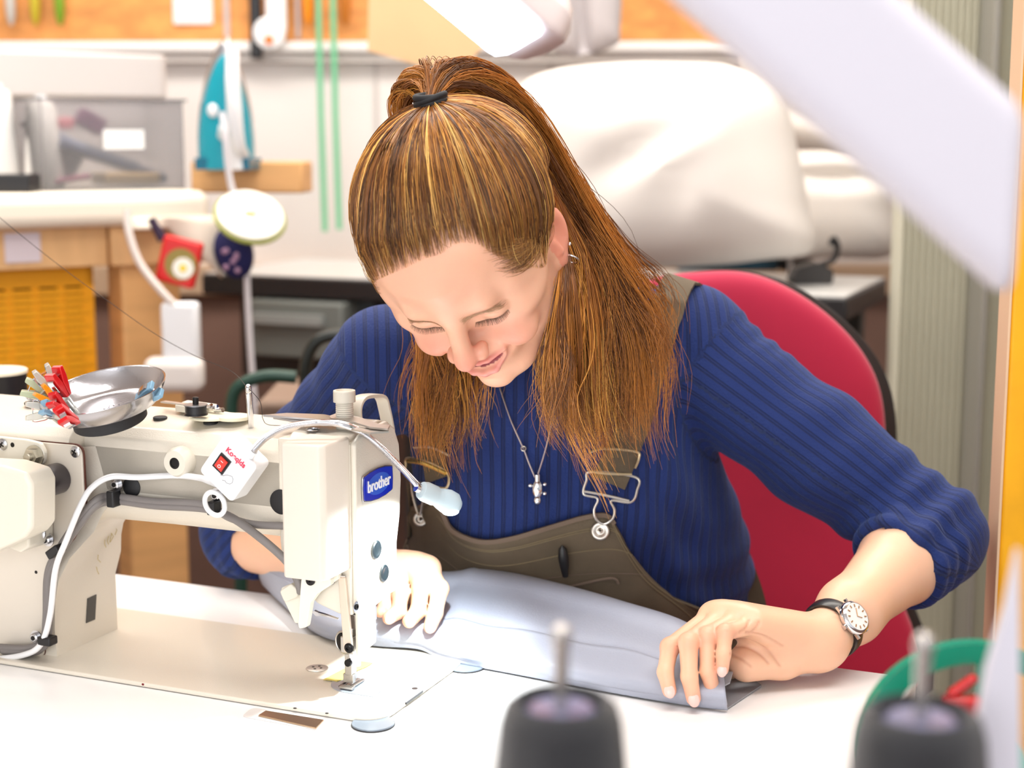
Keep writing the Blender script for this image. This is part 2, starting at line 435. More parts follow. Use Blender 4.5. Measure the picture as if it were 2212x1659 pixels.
# cream boss with a threaded hole
q = mm(372, 1000, 1, 38)
mp('hollow_boss', lathe([(13, 0), (13.5, 1), (13.5, 10), (11, 15), (5, 15), (5, 15)], (0, -1, 0), (q[0]+3, 52, q[2]), 32, caps=False), CREAM2)
mp('hollow_boss', lathe([(5.1, 0), (5.1, .3), (3.6, .6), (3.4, -8), (.1, -8)], (0, -1, 0), (q[0]+3, 37.2, q[2]), 20), DKSTEEL)
# rear plate on the pillar
YP = 28.
cpl = [mm(x, y, 1, YP) for x, y in ((-160, 932), (180, 962), (187, 1105), (160, 1165), (122, 1205), (103, 1250), (98, 1415), (-160, 1388))]
pl = rpoly([(p[0], p[2]) for p in cpl][::-1], [4, 4, 30, 20, 14, 8, 10, 4], 5)
mp('plate_gap_shade', prism([((x-cpl[0][0])*1.004+cpl[0][0], z*1.006-.3) for x, z in pl], YP-.6, YP+1, 'xz'), mat('gap_shade_brown', (96, 52, 40), .7))  # brown sheet behind the plate, shade of the rim gap put into its colour
mp('rear_plate', prism(pl, YP-3, YP-.4, 'xz'), mat('cream_plate', (226, 216, 202), .4, bump=.06), bv=.8)
def screw(px, py, y, r, parent=None, m=STEEL, cross=True):
    q = mm(px, py, 1, y)
    mp('screw', lathe([(r, 0), (r, 1.2), (r*.7, 2.2), (.1, 2.5)], (0, -1, 0), (q[0], y+.3, q[2]), 20), m, parent=parent)
    if cross:
        R = Matrix.Rotation(.5, 3, 'Y')
        mp('screw_slot', join(box((q[0], y-2.2, q[2]), (r*1.1, .5, r*.22), R=R), box((q[0], y-2.2, q[2]), (r*.22, .5, r*1.1), R=R)), DKSTEEL, parent=parent)
screw(163, 976, YP-3, 5.2); screw(78, 1236, YP-3, .1) if 0 else None
q = mm(27, 960, 1, YP-4)
# lever bracket, bolt and cream housing at the left edge
br = [mm(x, y, 1, 18) for x, y in ((-60, 935), (60, 948), (92, 955), (102, 975), (100, 1000), (80, 1010), (40, 1012), (-60, 1000))]
mp('bracket', prism(rpoly([(p[0], p[2]) for p in br][::-1], 6, 4), 14, 19, 'xz'), CREAM2, bv=1)
q = mm(75, 985, 1, 14)
mp('hex_bolt', join(lathe([(10, 0), (10, 2.4)], (0, -1, 0), (q[0], 15, q[2]), 28), lathe([(7.4, 2.4), (7.4, 8)], (0, -1, 0), (q[0], 15, q[2]), 6), lathe([(3.6, 8), (3.6, 12), (.2, 12.6)], (0, -1, 0), (q[0], 15, q[2]), 18)), mat('zinc', (196, 190, 176), .35, .9))
screw(6, 960, 14, 5.4); q = mm(27, 961, 1, 14); mp('socket_screw', lathe([(2.2, 0), (2.2, .4)], (0, -1, 0), (q[0], 14.2, q[2]), 14), DKSTEEL)
q0 = mm(118, 1040, 1, 12)
mp('tension_stud', join(cyl((q0[0]-6, YP-2, q0[2]), (q0[0]-6, -26, q0[2]), 14, 28, bv=2)), mat('smoky_stud', (52, 44, 50), .3, coat=.3))
hs = [mm(x, y, 1, -22) for x, y in ((-150, 985), (40, 996), (92, 1012), (104, 1035), (104, 1130), (88, 1150), (10, 1187), (-150, 1190))]
mp('side_housing', prism(rpoly([(p[0], p[2]) for p in hs][::-1], 7, 4), -44, -10, 'xz'), CREAM2, bv=4)
hs2 = [mm(x, y, 1, 16) for x, y in ((60, 1120), (104, 1120), (104, 1168), (86, 1180), (60, 1170))]
mp('link_arm', prism([(p[0], p[2]) for p in hs2][::-1], -10, 24, 'xz'), CREAM2, bv=2)
screw(88, 1152, 10, 5.5)
q = mm(78, 1236, 1, YP-3); mp('socket_screw', lathe([(1.6, 0), (1.6, .3)], (0, -1, 0), (q[0], YP-2.9, q[2]), 10), DKSTEEL)
# dark slot and worn gold transfer on the pillar's right side
sl = [mm(x, y, 0, -345.6) for x, y in ((189, 1293), (208, 1284), (205, 1338), (186, 1346))]
mp('dark_window', prism([(p[1], p[2]) for p in sl][::-1], -346.4, -345.2, 'yz'), mat('dark_window', (74, 72, 68), .4))
GOLD = mat('worn_gold_transfer', (190, 170, 110), .5)
tr = [mm(x, y, 0, -345) for x, y in ((252, 1138), (238, 1160), (226, 1172), (212, 1196), (208, 1220), (204, 1240))]
for i in range(7):
    t = random.random(); a, b = np.array(tr[i % 5]), np.array(tr[i % 5+1]); c = a+(b-a)*t
    xx = -345.2 if c[2] < 60 else -343
    mp('gold_transfer', sweep([(xx+.0, c[1]+random.uniform(-3, 3), c[2]-4), (xx+.1, c[1]+random.uniform(-3, 3), c[2]), (xx, c[1]+random.uniform(-2, 2), c[2]+4)], .35, 5), GOLD)
# ------------- cables in clips along the arm
def path(pts): return smoothpath([mm(*p) for p in pts], 8)
cab = [(0, 1398, 1, 14), (55, 1400, 1, 14), (92, 1385, 1, 14), (100, 1330, 1, 16), (103, 1240, 1, 18), (125, 1190, 1, 20), (165, 1130, 1, 22), (205, 1082, 1, 30), (240, 1072, 1, 42), (330, 1083, 1, 44), (440, 1090, 1, 44)]
p1 = path(cab+[(500, 1120, 1, 42), (550, 1133, 1, 44), (612, 1136, 1, 45), (640, 1138, 1, 47)])
mp('cable', S2 if 0 else sweep(p1, 3.4, 10), GREYC)
p2 = path([(x+(6 if i < 4 else 2), y+(7 if i < 3 else 9), a, v) for i, (x, y, a, v) in enumerate(cab)]+[(500, 1118, 1, 38), (560, 1160, 1, 36), (612, 1205, 1, 38), (632, 1232, 1, 40), (646, 1262, 1, 40), (650, 1280, 1, 42)])
mp('cable', sweep(p2, 3.6, 10), GREYC)
p3 = path([(x-3, y+(12 if i < 3 else 2)+(6 if i > 5 else 0), a, v+4) for i, (x, y, a, v) in enumerate(cab)])
mp('cable', sweep(p3, 2.2, 8), mat('dark_cable', (66, 60, 60), .5))
p4 = path([(x+2, y+14, a, v+5) for i, (x, y, a, v) in enumerate(cab)][:9]); mp('cable', sweep(p4, 2.4, 8), GREYC)
def clip(px, py, y, rot, w=13, h=26, screwpos=None):
    q = mm(px, py, 1, y); R = Matrix.Rotation(rot, 3, 'Y')
    o = mp('cable_clip', box((q[0], y+3, q[2]), (w, 12, h), R=R), BLACKP, bv=1.5)
    if screwpos:
        s = mm(*screwpos, 1, y); mp('clip_screw', join(lathe([(6.2, 0), (6.2, 1)], (0, -1, 0), (s[0], y+8, s[2]), 20), lathe([(4.2, 1), (4.2, 4), (3, 5)], (0, -1, 0), (s[0], y+8, s[2]), 18)), STEEL, parent=o)
        mp('screw_socket', lathe([(2.2, 0), (2.2, .4)], (0, -1, 0), (s[0], y+3., s[2]), 10), DKSTEEL, parent=o)
clip(241, 1078, 34, 0, 8, 15, (241, 1049)); clip(458, 1098, 32, 0, 8, 12, (458, 1073))
clip(116, 1192, 10, -.6, 15, 8, (92, 1170)); clip(98, 1385, 6, 0, 14, 8, (66, 1381))
# ------------- bobbin winder on top
ZT = 230.
q = mm(450, 893, 2, ZT)
mp('winder_base', join(lathe([(20, 0), (20, 2), (19, 3)], (0, 0, 1), (q[0]+6, q[1]-4, ZT-3), 36), lathe([(15, 0), (15, 3.4)], (0, 0, 1), (q[0]+28, q[1]-2, ZT-3), 32)), mat('ivory_plastic', (238, 232, 205), .35), bv=.6)
q2 = mm(423, 884, 2, ZT+8)
mp('bobbin', join(lathe([(10.5, 0), (10.5, 1), (4, 1), (4, 1.2)], (0, 0, 1), (q2[0], q2[1], ZT+3), 32), lathe([(9.4, 0), (9.4, 7.5)], (0, 0, 1), (q2[0], q2[1], ZT+4), 32)), BLACKP, 'bobbin wound with black thread')
mp('bobbin_flange', lathe([(10.5, 0), (10.5, .9)], (0, 0, 1), (q2[0], q2[1], ZT+11.5), 32), mat('flange_grey', (150, 150, 152), .3, .8))
mp('winder_spindle', cyl((q2[0], q2[1], ZT+12), (q2[0], q2[1], ZT+19), 2.7, 16, bv=.6), DKSTEEL)
mp('winder_block', prism(rpoly([(p[0], p[1]) for p in [mm(378, 884, 2, ZT), mm(440, 893, 2, ZT), mm(470, 882, 2, ZT), mm(405, 873, 2, ZT)]], 2), ZT-2, ZT+4, 'xy'), CREAM2, bv=.5)
la, lb = mm(352, 864, 2, ZT+6), mm(470, 886, 2, ZT+3)
mp('winder_lever', sweep([la, (la+lb)/2+[0, 0, .6], lb], 1., sec=[(-4, -.6), (4, -.6), (4, .6), (-4, .6)], up=(0, 0, 1)) if 0 else box((la+lb)/2, (np.linalg.norm(lb-la), 7, 1.4), rz=math.atan2(*(lb-la)[1::-1])), SATIN, bv=.4)
mp('winder_spring', join(lathe([(3.4, 0), (3.8, 2), (3, 4)], (1, .3, .3), lb-[4, 0, -1], 14), cyl(lb, lb+[7, -2, 1], 2.2, 12), cyl(lb+[-12, 2, 1], lb+[-6, 0, 4], 1.8, 10)), CHROME)
# ------------- thread pin, thread guide, adjuster, loop
pb, pt = mm(543, 929, 2, 219.5), mm(535, 818, 1, 61.5)
mp('thread_pin', lathe([(2.7, 0), (2.7, 40), (2.1, 41), (2.7, 42), (2.7, 47), (1.6, 48.5)], pt-pb, pb, 20), CHROME)
ka = mm(745, 915, 2, 228); ka[1] = max(ka[1], 80)
ka = mm(745, 925, 2, 228)
prof = [(9.3, 0)]
for i in range(14): prof += [(9.3, 1+i*2), (8.9, 1.6+i*2)]
mp('adjuster_screw', lathe([(7.4, 0)]+[(7.4+(.35 if i % 2 else 0), i*.9) for i in range(1, 26)]+[(7.4, 24)], (0, 0, 1), ka, 28), CREAM2)
kn = [(9.4 if k % 2 else 8.8) for k in range(60)]
V, Fc = [], []
def knurl(z0, z1, r, c, n=48):
    V = []; Fc = []
    for z in (z0, z1):
        for k in range(n):
            a = 2*PI*k/n; rr = r+(.45 if k % 2 else 0); V.append((c[0]+rr*math.cos(a), c[1]+rr*math.sin(a), z))
    for k in range(n): Fc.append((k, (k+1) % n, n+(k+1) % n, n+k))
    return V, Fc+[tuple(range(n))[::-1]]
kz = ka[2]+23
mp('adjuster_knob', join(knurl(kz, kz+9, 9.2, ka), lathe([(9.6, kz+8.9), (9.4, kz+10), (7.4, kz+10.2), (7, kz+8.5), (.1, kz+8.2)], (0, 0, 1), (ka[0], ka[1], 0), 36, caps=False)), CREAM2, sharp=60)
# tall loop (pressure release handle) behind the knob: a bent strip
lp = [(772, 925), (768, 885), (778, 861), (800, 855), (822, 858), (831, 885), (839, 925)]
P_ = smoothpath([mm(x, y, 0, -72.) for x, y in lp], 6)
mp('loop_handle', sweep(P_, 1., sec=rpoly([(-1.6, -6), (1.6, -6), (1.6, 6), (-1.6, 6)], .8, 2), up=(0, 0, 1)) if 0 else sweep(P_, 1., sec=rpoly([(-6, -1.7), (6, -1.7), (6, 1.7), (-6, 1.7)], 1, 2), up=(1, 0, 0)), CREAM2)
# ------------- lifter lever, finger guard, presser and needle mechanism
LEV = mat('lever_cream', (240, 234, 220), .35, coat=.2)
def slab(name, pts, y, t, m, bv=.8, r=2, **k):
    p = [mm(a, b, 1, y) for a, b in pts]
    return mp(name, prism(rpoly([(q[0], q[2]) for q in p], r, 3), y-t/2, y+t/2, 'xz'), m, bv=bv, **k)
slab('lifter_lever', [(668, 1236), (655, 1250), (652, 1290), (648, 1345), (650, 1356), (666, 1353), (675, 1300), (690, 1280), (718, 1262), (720, 1248), (700, 1240)], 40, 7, LEV, 1.5, 3)
slab('lever_bridge', [(662, 1240), (662, 1262), (722, 1258), (735, 1248), (735, 1236)], 45, 6, LEV, 1.)
slab('guard_arm', [(636, 1258), (611, 1268), (609, 1280), (618, 1300), (640, 1345), (650, 1345), (660, 1310), (655, 1262)], 52, 5, LEV, 1, 2)
slab('guard_pad', [(633, 1258), (609, 1274), (620, 1300), (650, 1286), (648, 1270)], 46, 9, CREAM2, 1.2, 3)
q = mm(671, 1254, 1, 36); mp('pivot_screw', lathe([(4.2, 0), (4.2, 1.8), (3.4, 2.4), (1, 2.4), (.8, 1.6), (.1, 1.6)], (0, -1, 0), (q[0], 36.6, q[2]), 24), DKSTEEL)
q = mm(678, 1240, 1, 38); mp('black_bush', box((q[0], 40, q[2]), (13, 10, 4)), BLACKP, bv=1)
q = mm(705, 1255, 1, 40); mp('rubber_plug', lathe([(5, 0), (5, 2), (4, 3.4), (.1, 3.6)], (.4, -1, 0), (q[0], 46, q[2]), 22), BLACKP)
# inner hollow under the head
slab('hook_spring', [(680, 1318), (676, 1322), (684, 1330), (700, 1330), (730, 1338), (731, 1336), (702, 1326), (688, 1322)], 60, 3, STEEL, .2, .5)
# rod + long narrow link
XN = -62.
a, b = mm(690, 1244, 1, 40), mm(746, 1246, 0, XN+8)
mp('lift_rod', sweep(smoothpath([a, (a+b)/2, b], 6), 1.2, 8), CHROME)
lk = [mm(x, y, 1, 48) for x, y in ((732, 1246), (747, 1246), (762, 1396), (758, 1410), (745, 1408), (743, 1392))]
mp('lift_link', prism(rpoly([(p[0], p[2]) for p in lk], 2, 3), 46.5, 49.5, 'xz'), mat('beige_link', (226, 208, 190), .35, .4), bv=.5)
q = mm(752, 1401, 1, 45); mp('pivot_screw', lathe([(4.4, 0), (4.4, 1), (3, 1.4), (3, 3), (1.4, 3.2), (1.2, 2), (.1, 2)], (0, -1, 0), (q[0], 47, q[2]), 22), DKSTEEL)
pbx = mm(757, 1478, 2, 7); PX, PY = pbx[0], pbx[1]
mp('presser_bar', cyl((PX+2, PY, 26), (PX+2, PY, 80), 4, 20), CHROME)
mp('needle_bar', cyl((PX-1, PY+11, 22), (PX-1, PY+11, 85), 3.6, 20), CHROME)
mp('needle_clamp', join(cyl((PX-1, PY+11, 20), (PX-1, PY+11, 34), 5, 18, bv=.6), cyl((PX-8, PY+11, 26), (PX+2, PY+11, 26), 2, 12)), STEEL)
mp('needle', lathe([(.95, 0), (.95, 14), (.5, 22), (.1, 24)], (0, 0, -1), (PX-1, PY+11, 24), 10), CHROME)
mp('presser_bracket', box((PX+1, PY-1, 44), (13, 12, 15)), SATIN, bv=1)
mp('face_guard', prism(rpoly([(PY-10, 36), (PY+22, 40), (PY+22, 76), (PY-10, 76)], 2), XF-4, XF-1, 'yz'), CREAM2, bv=.8)
mp('face_guard', boxp((PX+4, PY-9, 60), (XF-1, PY+24, 73)), STEEL, bv=.8)
q = mm(741, 1388, 1, 58); mp('tension_disc', lathe([(9.5, 0), (9.5, 1), (8.6, 1.6), (7, 2.4), (.1, 2.4)], (-.3, -1, 0), (q[0]+1, 60, q[2]), 28), DKSTEEL)
mp('tension_ring', torus((q[0]+.5, 58.5, q[2]), (-.3, -1, 0), 9.6, 1., 28, 8), SATIN)
# presser foot
fo = mp('presser_foot', join(box((PX, PY, 26), (7, 7, 20)), box((PX-.5, PY-1, 13), (10, 4.5, 8)), box((PX-.5, PY+3, 6.6), (4, 26, 1.6)), box((PX+4, PY+3, 6.6), (3, 26, 1.6)), box((PX+1, PY-8, 7), (13, 5, 2.4))), SATIN, bv=.5)
mp('foot_screw', cyl((PX+1, PY-3, 28), (PX+1, PY-7, 28), 3.2, 16, bv=.5), DKSTEEL, parent=fo)
# needle plate: half disc + slide plate, yellow tape
nc = (PX-1, PY+9)
disc = [(nc[0]+27*math.cos(a), nc[1]+27*math.sin(a)) for a in np.linspace(PI/2, 3*PI/2, 24)]
np_ = [(2.5, nc[1]-25), (2.5, nc[1]+25)]
mp('slide_plate', prism([(-28, nc[1]-24), (2.6, nc[1]-24), (2.6, nc[1]+24), (-28, nc[1]+24)], 4.2, 5.1, 'xy'), mat('bright_slide_plate', (216, 218, 232), .3, .25), bv=.2)
mp('needle_plate', prism([(-28.6, nc[1]+24), *[(nc[0]+6+26*math.cos(a), nc[1]+24*math.sin(a)) for a in np.linspace(PI/2, 3*PI/2, 24)], (-28.6, nc[1]-24)], 4.2, 5.2, 'xy'), mat('needle_plate_steel', (176, 184, 196), .25, .35), bv=.2)
for k in range(4): mp('feed_dog', boxp((nc[0]-8+k*4, nc[1]-14, 4.8), (nc[0]-6.6+k*4, nc[1]-1, 5.9)), DKSTEEL)
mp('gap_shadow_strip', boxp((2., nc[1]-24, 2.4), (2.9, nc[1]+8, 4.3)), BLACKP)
YEL = mat('yellow_tape', (247, 224, 120), .5)
tpts = [(690+8, 1468), (752, 1440), (755, 1425), (805, 1432), (792, 1440), (762, 1452), (744, 1466), (728, 1472), (718, 1470)]
tp = [mm(x, y, 2, 5.5) for x, y in tpts]
mp('masking_tape', prism([(p[0], p[1]) for p in tp], 5.3, 5.7, 'xy'), YEL)
for (x, y) in ((896, 1487), (637, 1528), (706, 1539)):
    q = mm(x, y, 2, 5.2); mp('bed_hole', lathe([(2.7 if x > 800 else 1.5, 0), (2.7 if x > 800 else 1.5, .25)], (0, 0, 1), (q[0], q[1], 4.4 if x < 800 else 5.), 16), BLACKP)
q = mm(685, 1444, 2, 4.5)
mp('bed_screw', lathe([(10, 0), (10, .6), (8.8, 1), (.1, 1.1)], (0, 0, 1), (q[0], q[1], 4.4), 32), SATIN)
for dx, dy in ((4, 0), (-4, 0), (0, 4), (0, -4)): mp('bed_screw_hole', lathe([(1.3, 0), (1.3, .2)], (0, 0, 1), (q[0]+dx, q[1]+dy, 5.4), 10), DKSTEEL)
# hinge and corner rests let into the table
h4 = [mm(x, y, 2, 0) for x, y in ((522, 1549), (545, 1530), (718, 1556), (697, 1580))]
HG = mat('hinge_plastic', (222, 218, 215), .4)
mp('hinge', prism(rpoly([(p[0], p[1]) for p in h4], 6, 4), .1, .9, 'xy'), HG, bv=.2)
h5 = [mm(x, y, 2, 1.5) for x, y in ((558, 1546), (574, 1536), (700, 1556), (683, 1574))]
mp('hinge_leaf', prism([(p[0], p[1]) for p in h5], .8, 2.2, 'xy'), mat('hinge_steel', (190, 160, 130), .25, .9), bv=.3)
for (x, y, rx, ry) in ((806, 1566, 18, 14), (1006, 1441, 18, 14)):
    q = mm(x, y, 2, 0)
    mp('corner_rest', join(*[lathe([(18, .05), (18, 1.2)], (0, 0, 1), (q[0], q[1], 0), 36)]), RUBBER)
    mp('corner_rest_top', lathe([(17.6, 1.1), (17.2, 2.2), (.1, 2.3)], (0, 0, 1), (q[0], q[1], 0), 36), mat('rest_grey', (128, 138, 150), .3, coat=.3))
# red specks of worn paint on the bed edge
q = mm(287, 1490, 2, 3); mp('paint_speck', ball((q[0], .2, 3), (1.6, .4, 1.1), 8, 6), mat('dried_red', (120, 20, 30), .5))
# ================================================================ things on and around the machine
def wp(px, py, ax, val): return mw(ml(px, py, ax, val))        # machine-plane pixel -> world
# ---------------------------------------------------------------- table
TBL = mat('white_laminate', (250, 248, 247), .32, bump=.03, bscale=600, coat=.2)
tt = thing('sewing_table', 'white laminate industrial sewing table the machine is set into', 'table', (MO[0], MO[1], 0), MA)
def lm(a): return a/1000.
tb0 = ml(400, 1258, 2, 0)                                       # far edge runs at this local y
YF = tb0[1]
xr = ml(1948, 1464, 2, 0)[0]
zt = TZ
obj('tabletop', boxp((-.75, -.86, zt-.032), (xr+.012, YF, zt)), TBL, tt); bevel(bpy.context.scene.objects[-1], .003) if 0 else None
bevel(tt.children[-1], .003, 2)
LEGM = mat('grey_steel_leg', (120, 122, 125), .45, .3)
for (x0, y0) in ((-.68, -.78), (xr-.08, -.78), (-.68, YF-.08), (xr-.08, YF-.08)):
    obj('leg', boxp((x0, y0, 0), (x0+.05, y0+.05, zt-.032)), LEGM, tt)
obj('stretcher', boxp((-.66, -.02, .15), (xr-.05, .04, .2)), LEGM, tt)
# ---------------------------------------------------------------- magnetic dish tilted on the arm
base = mw(np.array(mm(240, 918, 2, 228))/1000.); base[2] = TZ+.2305
di = thing('magnetic_dish', 'round brushed steel parts dish with black magnet base on the arm of the machine', 'dish', base)
ax = np.array([-.15, -.21, .96]); ax /= np.linalg.norm(ax)
DISH = mat('brushed_dish', (200, 198, 202), .2, 1., bump=.1, bscale=300)
o = obj('magnet_base', lathe([(.031, -.0), (.032, .001), (.032, .011), (.031, .012)], ax, (0, 0, 0), 48), RUBBER, di)
bo = ax*.012
prof = [(.0005, 0), (.034, 0), (.039, .0007), (.044, .0035), (.0515, .0140), (.0535, .0178), (.0548, .0184), (.0551, .0178), (.0543, .0168), (.0528, .0135), (.0453, .0020), (.040, -.0008), (.034, -.0010), (.0005, -.0010)]
obj('bowl', lathe(prof[::-1], ax, bo+ax*.001, 96, caps=False), DISH, di, sharp=30)
d_, u_, w_ = frame_of(ax)
DB = base+bo+ax*.001                                   # dish bottom centre in the world
sx = np.array([1, 0, 0.])-ax*ax[0]; sx /= np.linalg.norm(sx); sy = np.cross(ax, sx)
for k in range(11):
    a, b = [(-.004, .003), (-.001, .004), (.002, .005), (-.006, 0), (-.003, -.001), (0, 0), (.003, .001), (-.006, -.005), (-.002, -.005), (.002, -.004), (.006, -.002)][k]
    if k in (5,): continue
    obj('embossed_mark', ball(bo+ax*.0012+sx*a*1.4+sy*b*1.4+sx*.006, (.0011, .0011, .0006), 8, 6), DISH, di) if k % 2 else obj('embossed_mark', box(bo+ax*.0012+sx*a*1.4+sy*b*1.4+sx*.006, (.0008, .004, .0008)), DISH, di)
# ---------------------------------------------------------------- fabric clips on the dish rim
def clipthing(px, py, h, rot, m, label, grp=None, size=1., kind='clip', tilt=0., r=.052):
    """double jawed sewing clip: two jaws, steel spring"""
    # placed on the rim plane: solve for the point at height h above the dish bottom plane
    rr = ray(px, py); n = ax; t = np.dot(DB+n*h-CAM, n)/np.dot(rr, n); P = CAM+rr*t
    c = thing('sewing_clip', label, 'clip', P, 0, grp)
    rv = P-DB; rv -= n*np.dot(rv, n); rv /= np.linalg.norm(rv)+1e-9
    out = rv*math.cos(tilt)+n*math.sin(tilt); 
    side = np.cross(n, rv); side = side*math.cos(rot)+np.cross(out, side)*math.sin(rot); up_ = np.cross(out, side)
    R = np.stack([out, side, up_], 1)*size
    T = lambda vf: ((np.array(vf[0])@R.T).tolist(), vf[1])
    L_ = .026
    for s, nm in ((1, 'upper_jaw'), (-1, 'lower_jaw')):
        pr = [(-.013, .0003), (.001, .0004), (.013, .0040), (.013, .0080), (.004, .0076), (-.0125, .0032)]
        V = prism([(x, s*z) for x, z in pr], -.0048, .0048, 'xz')
        bevel(obj(nm, T(fixn(V)), m, c), .0006, 2)
    sp = [(-.004, .0058), (-.0035, .0074), (.006, .0092), (.0075, .006), (.0075, -.006), (.006, -.0092), (-.0035, -.0074), (-.004, -.0058)]
    P2 = [(x, 0, z) for x, z in smoothpath([(a, 0, b) for a, b in sp], 4)[:, [0, 2]]]
    obj('spring', T(sweep(P2, 1., sec=[(-.0028, -.0003), (.0028, -.0003), (.0028, .0003), (-.0028, .0003)], up=(0, 1, 0))), CHROME, c)
    return c
clipthing(128, 828, .042, .15, RED, 'red sewing clip standing up highest on the left rim of the steel dish', tilt=1.35)
clipthing(126, 876, .026, .3, RED, 'red sewing clip in the middle of the row down the dish rim', tilt=1.0, size=.85)
clipthing(146, 904, .022, .45, RED, 'lowest red sewing clip at the near side of the dish rim', tilt=.7)
CLR = 'clear sewing clips on the dish rim'
ORG = mat('orange_clip_plastic', (245, 150, 20), .3, coat=.3); BLU = mat('pale_blue_clip', (150, 196, 226), .2, trans=.3)
clipthing(104, 822, .036, .2, CLEARP, 'clear sewing clip leaning behind the topmost red clip', CLR, tilt=1.3)
clipthing(82, 845, .028, .2, mat('pale_green_clip', (216, 228, 190), .2, trans=.4), 'pale green see-through sewing clip furthest left on the dish rim', CLR, tilt=.6)
clipthing(104, 858, .024, .2, ORG, 'orange sewing clip among the clear clips on the dish rim', tilt=1.0, size=.85)
clipthing(90, 888, .014, .3, CLEARP, 'clear sewing clip hanging lowest outside the dish rim', CLR, tilt=.3)
clipthing(112, 888, .018, .4, BLU, 'pale blue sewing clip between orange and red clips', None, tilt=.8, size=.8)
clipthing(152, 884, .014, .9, CLEARP, 'clear sewing clip lying inside the dish beside the red ones', CLR, tilt=1.2, size=.9)
clipthing(318, 852, .012, .5, BLU, 'light blue sewing clip lying inside the dish at its far side', None, tilt=.4, size=.95)
# ---------------------------------------------------------------- gooseneck lamp
lb = mw(mm(505, 1020, 1, 18)/1000.)
la_ = thing('gooseneck_lamp', 'white clip-on gooseneck work lamp with red rocker switch, stuck to the machine', 'lamp', lb)
def gl(name, vf, m, parent=None, label=None, **k): return obj(name, vf, m, parent or la_, label, world=True, **k)
# control box: a rounded block facing the camera, turned about 57 degrees
c4 = [mm(488, 952, 1, 8), mm(548, 1008, 1, 8), mm(498, 1078, 1, 8), mm(433, 1012, 1, 8)]
C4 = [mw(p/1000.) for p in c4]; cc = sum(C4)/4
C4 = [cc+(c-cc)*1.14 for c in C4]; ex = (C4[1]-C4[0]+C4[2]-C4[3])/2; ey = (C4[3]-C4[0]+C4[2]-C4[1])/2
wx, wy = np.linalg.norm(ex), np.linalg.norm(ey); ex /= wx; ey -= ex*(ey@ex); ey /= np.linalg.norm(ey); ez = np.cross(ex, ey)
if ez@(cc-CAM) > 0: ez = -ez
n0 = -MV*.9+np.array([-.0, 0, .12]); 
def bx2(u0, u1, v0, v1, w0, w1, r=0.):
    pts = rpoly([(u0, v0), (u1, v0), (u1, v1), (u0, v1)], r, 5) if r else [(u0, v0), (u1, v0), (u1, v1), (u0, v1)]
    vf = prism(pts, w0, w1, 'xy'); return [tuple(cc+ex*a+ey*b+ez*c) for a, b, c in vf[0]], vf[1]
bevel(gl('control_box', fixn(bx2(-wx/2, wx/2, -wy/2, wy/2, -.022, .0, .005)), WHITEP), .0015, 3)
sw = gl('rocker_switch', fixn(bx2(-.0125, -.0005, -.0075, .0075, 0, .0012)), BLACKP, label='black framed red rocker switch'); 
gl('rocker', fixn(bx2(-.0107, -.0023, -.0054, .0054, .001, .0024)), mat('switch_red', (214, 52, 40), .3, coat=.4), sw)
def bt(s, u, v, size, ang, m, par, w=.0004, bold=0., sx=1.):
    X = ex*math.cos(ang)+ey*math.sin(ang); Z = ez
    o = text('lettering', s, size, basis(cc+ex*u+ey*v+ez*w, X, Z), m, None, .0001, bold, sx=sx)
    o.parent = par; o.matrix_parent_inverse = wmat(par).inverted(); return o
cb = la_.children[0]
bt('K', .0085-.0165, -.0128, .0095, 0, REDPT, cb, bold=.0002) if 0 else None
# the word runs along the upper right edge of the box
sgn = 1
bt('Koeqlds', .0005, -.0132, .0068, 0., REDPT, cb, bold=.00018)
bt('I', -.0065, -.0025, .004, -PI/2, WHITEPT, sw, w=.0026); gl('switch_ring', torus(cc+ex*-.0065+ey*.0025+ez*.0025, ez, .0013, .00025, 16, 6), WHITEPT, sw)
plug = [(.004, .0105), (.0045, .0075), (.006, .006), (.0075, .0065)]
pk = [(-.004, .0125), (-.0005, .0108), (.001, .0085), (.003, .0065), (.0075, .004), (.0105, .0055), (.012, .0095), (.0105, .0125), (.0065, .0145), (.0045, .0135), (.001, .0155)]
gl('plug_outline', sweep([cc+ex*(a*.8+.001)+ey*(b*.8-.001)+ez*.0002 for a, b in pk], .00018, 5), GREYPT, cb)
for k in range(6):
    a = -.013+k*.0004
    gl('fine_print', sweep([cc+ex*(-.012+.002*k)+ey*(wy/2+.00015)+ez*(-.003-k*.0028), cc+ex*(.012-.001*k)+ey*(wy/2+.00015)+ez*(-.003-k*.0028)], .00022, 4), GREYPT, cb)
rc = mw(mm(464, 1088, 1, 14)/1000.)
gl('hanging_ring', torus(rc, MV*.95+np.array([.1, 0, .15]), .0105, .0022, 40, 12), WHITEP)
# gooseneck: from the box's socket over the cover and down to the head
g = [mw(p/1000.) for p in (mm(545, 975, 1, 10), mm(575, 945, 1, 8), mm(620, 922, 1, 12), mm(680, 913, 1, 24), mm(730, 915, 1, 32), mm(778, 932, 0, -44), mm(822, 966, 0, -30), mm(868, 1012, 0, -16), mm(900, 1046, 0, -6), mm(918, 1062, 0, 0))]
gp = smoothpath(g, 14); seg = np.linalg.norm(np.diff(gp, axis=0), axis=1).sum()
nn = int(seg/.0011); tt_ = np.linspace(0, len(gp)-1, nn*2)
gp2 = np.stack([np.interp(tt_, range(len(gp)), gp[:, i]) for i in range(3)], 1)
rr_ = np.where(np.arange(nn*2) % 2, .0030, .0024)
vf = sweep(gp2, 1., 12)
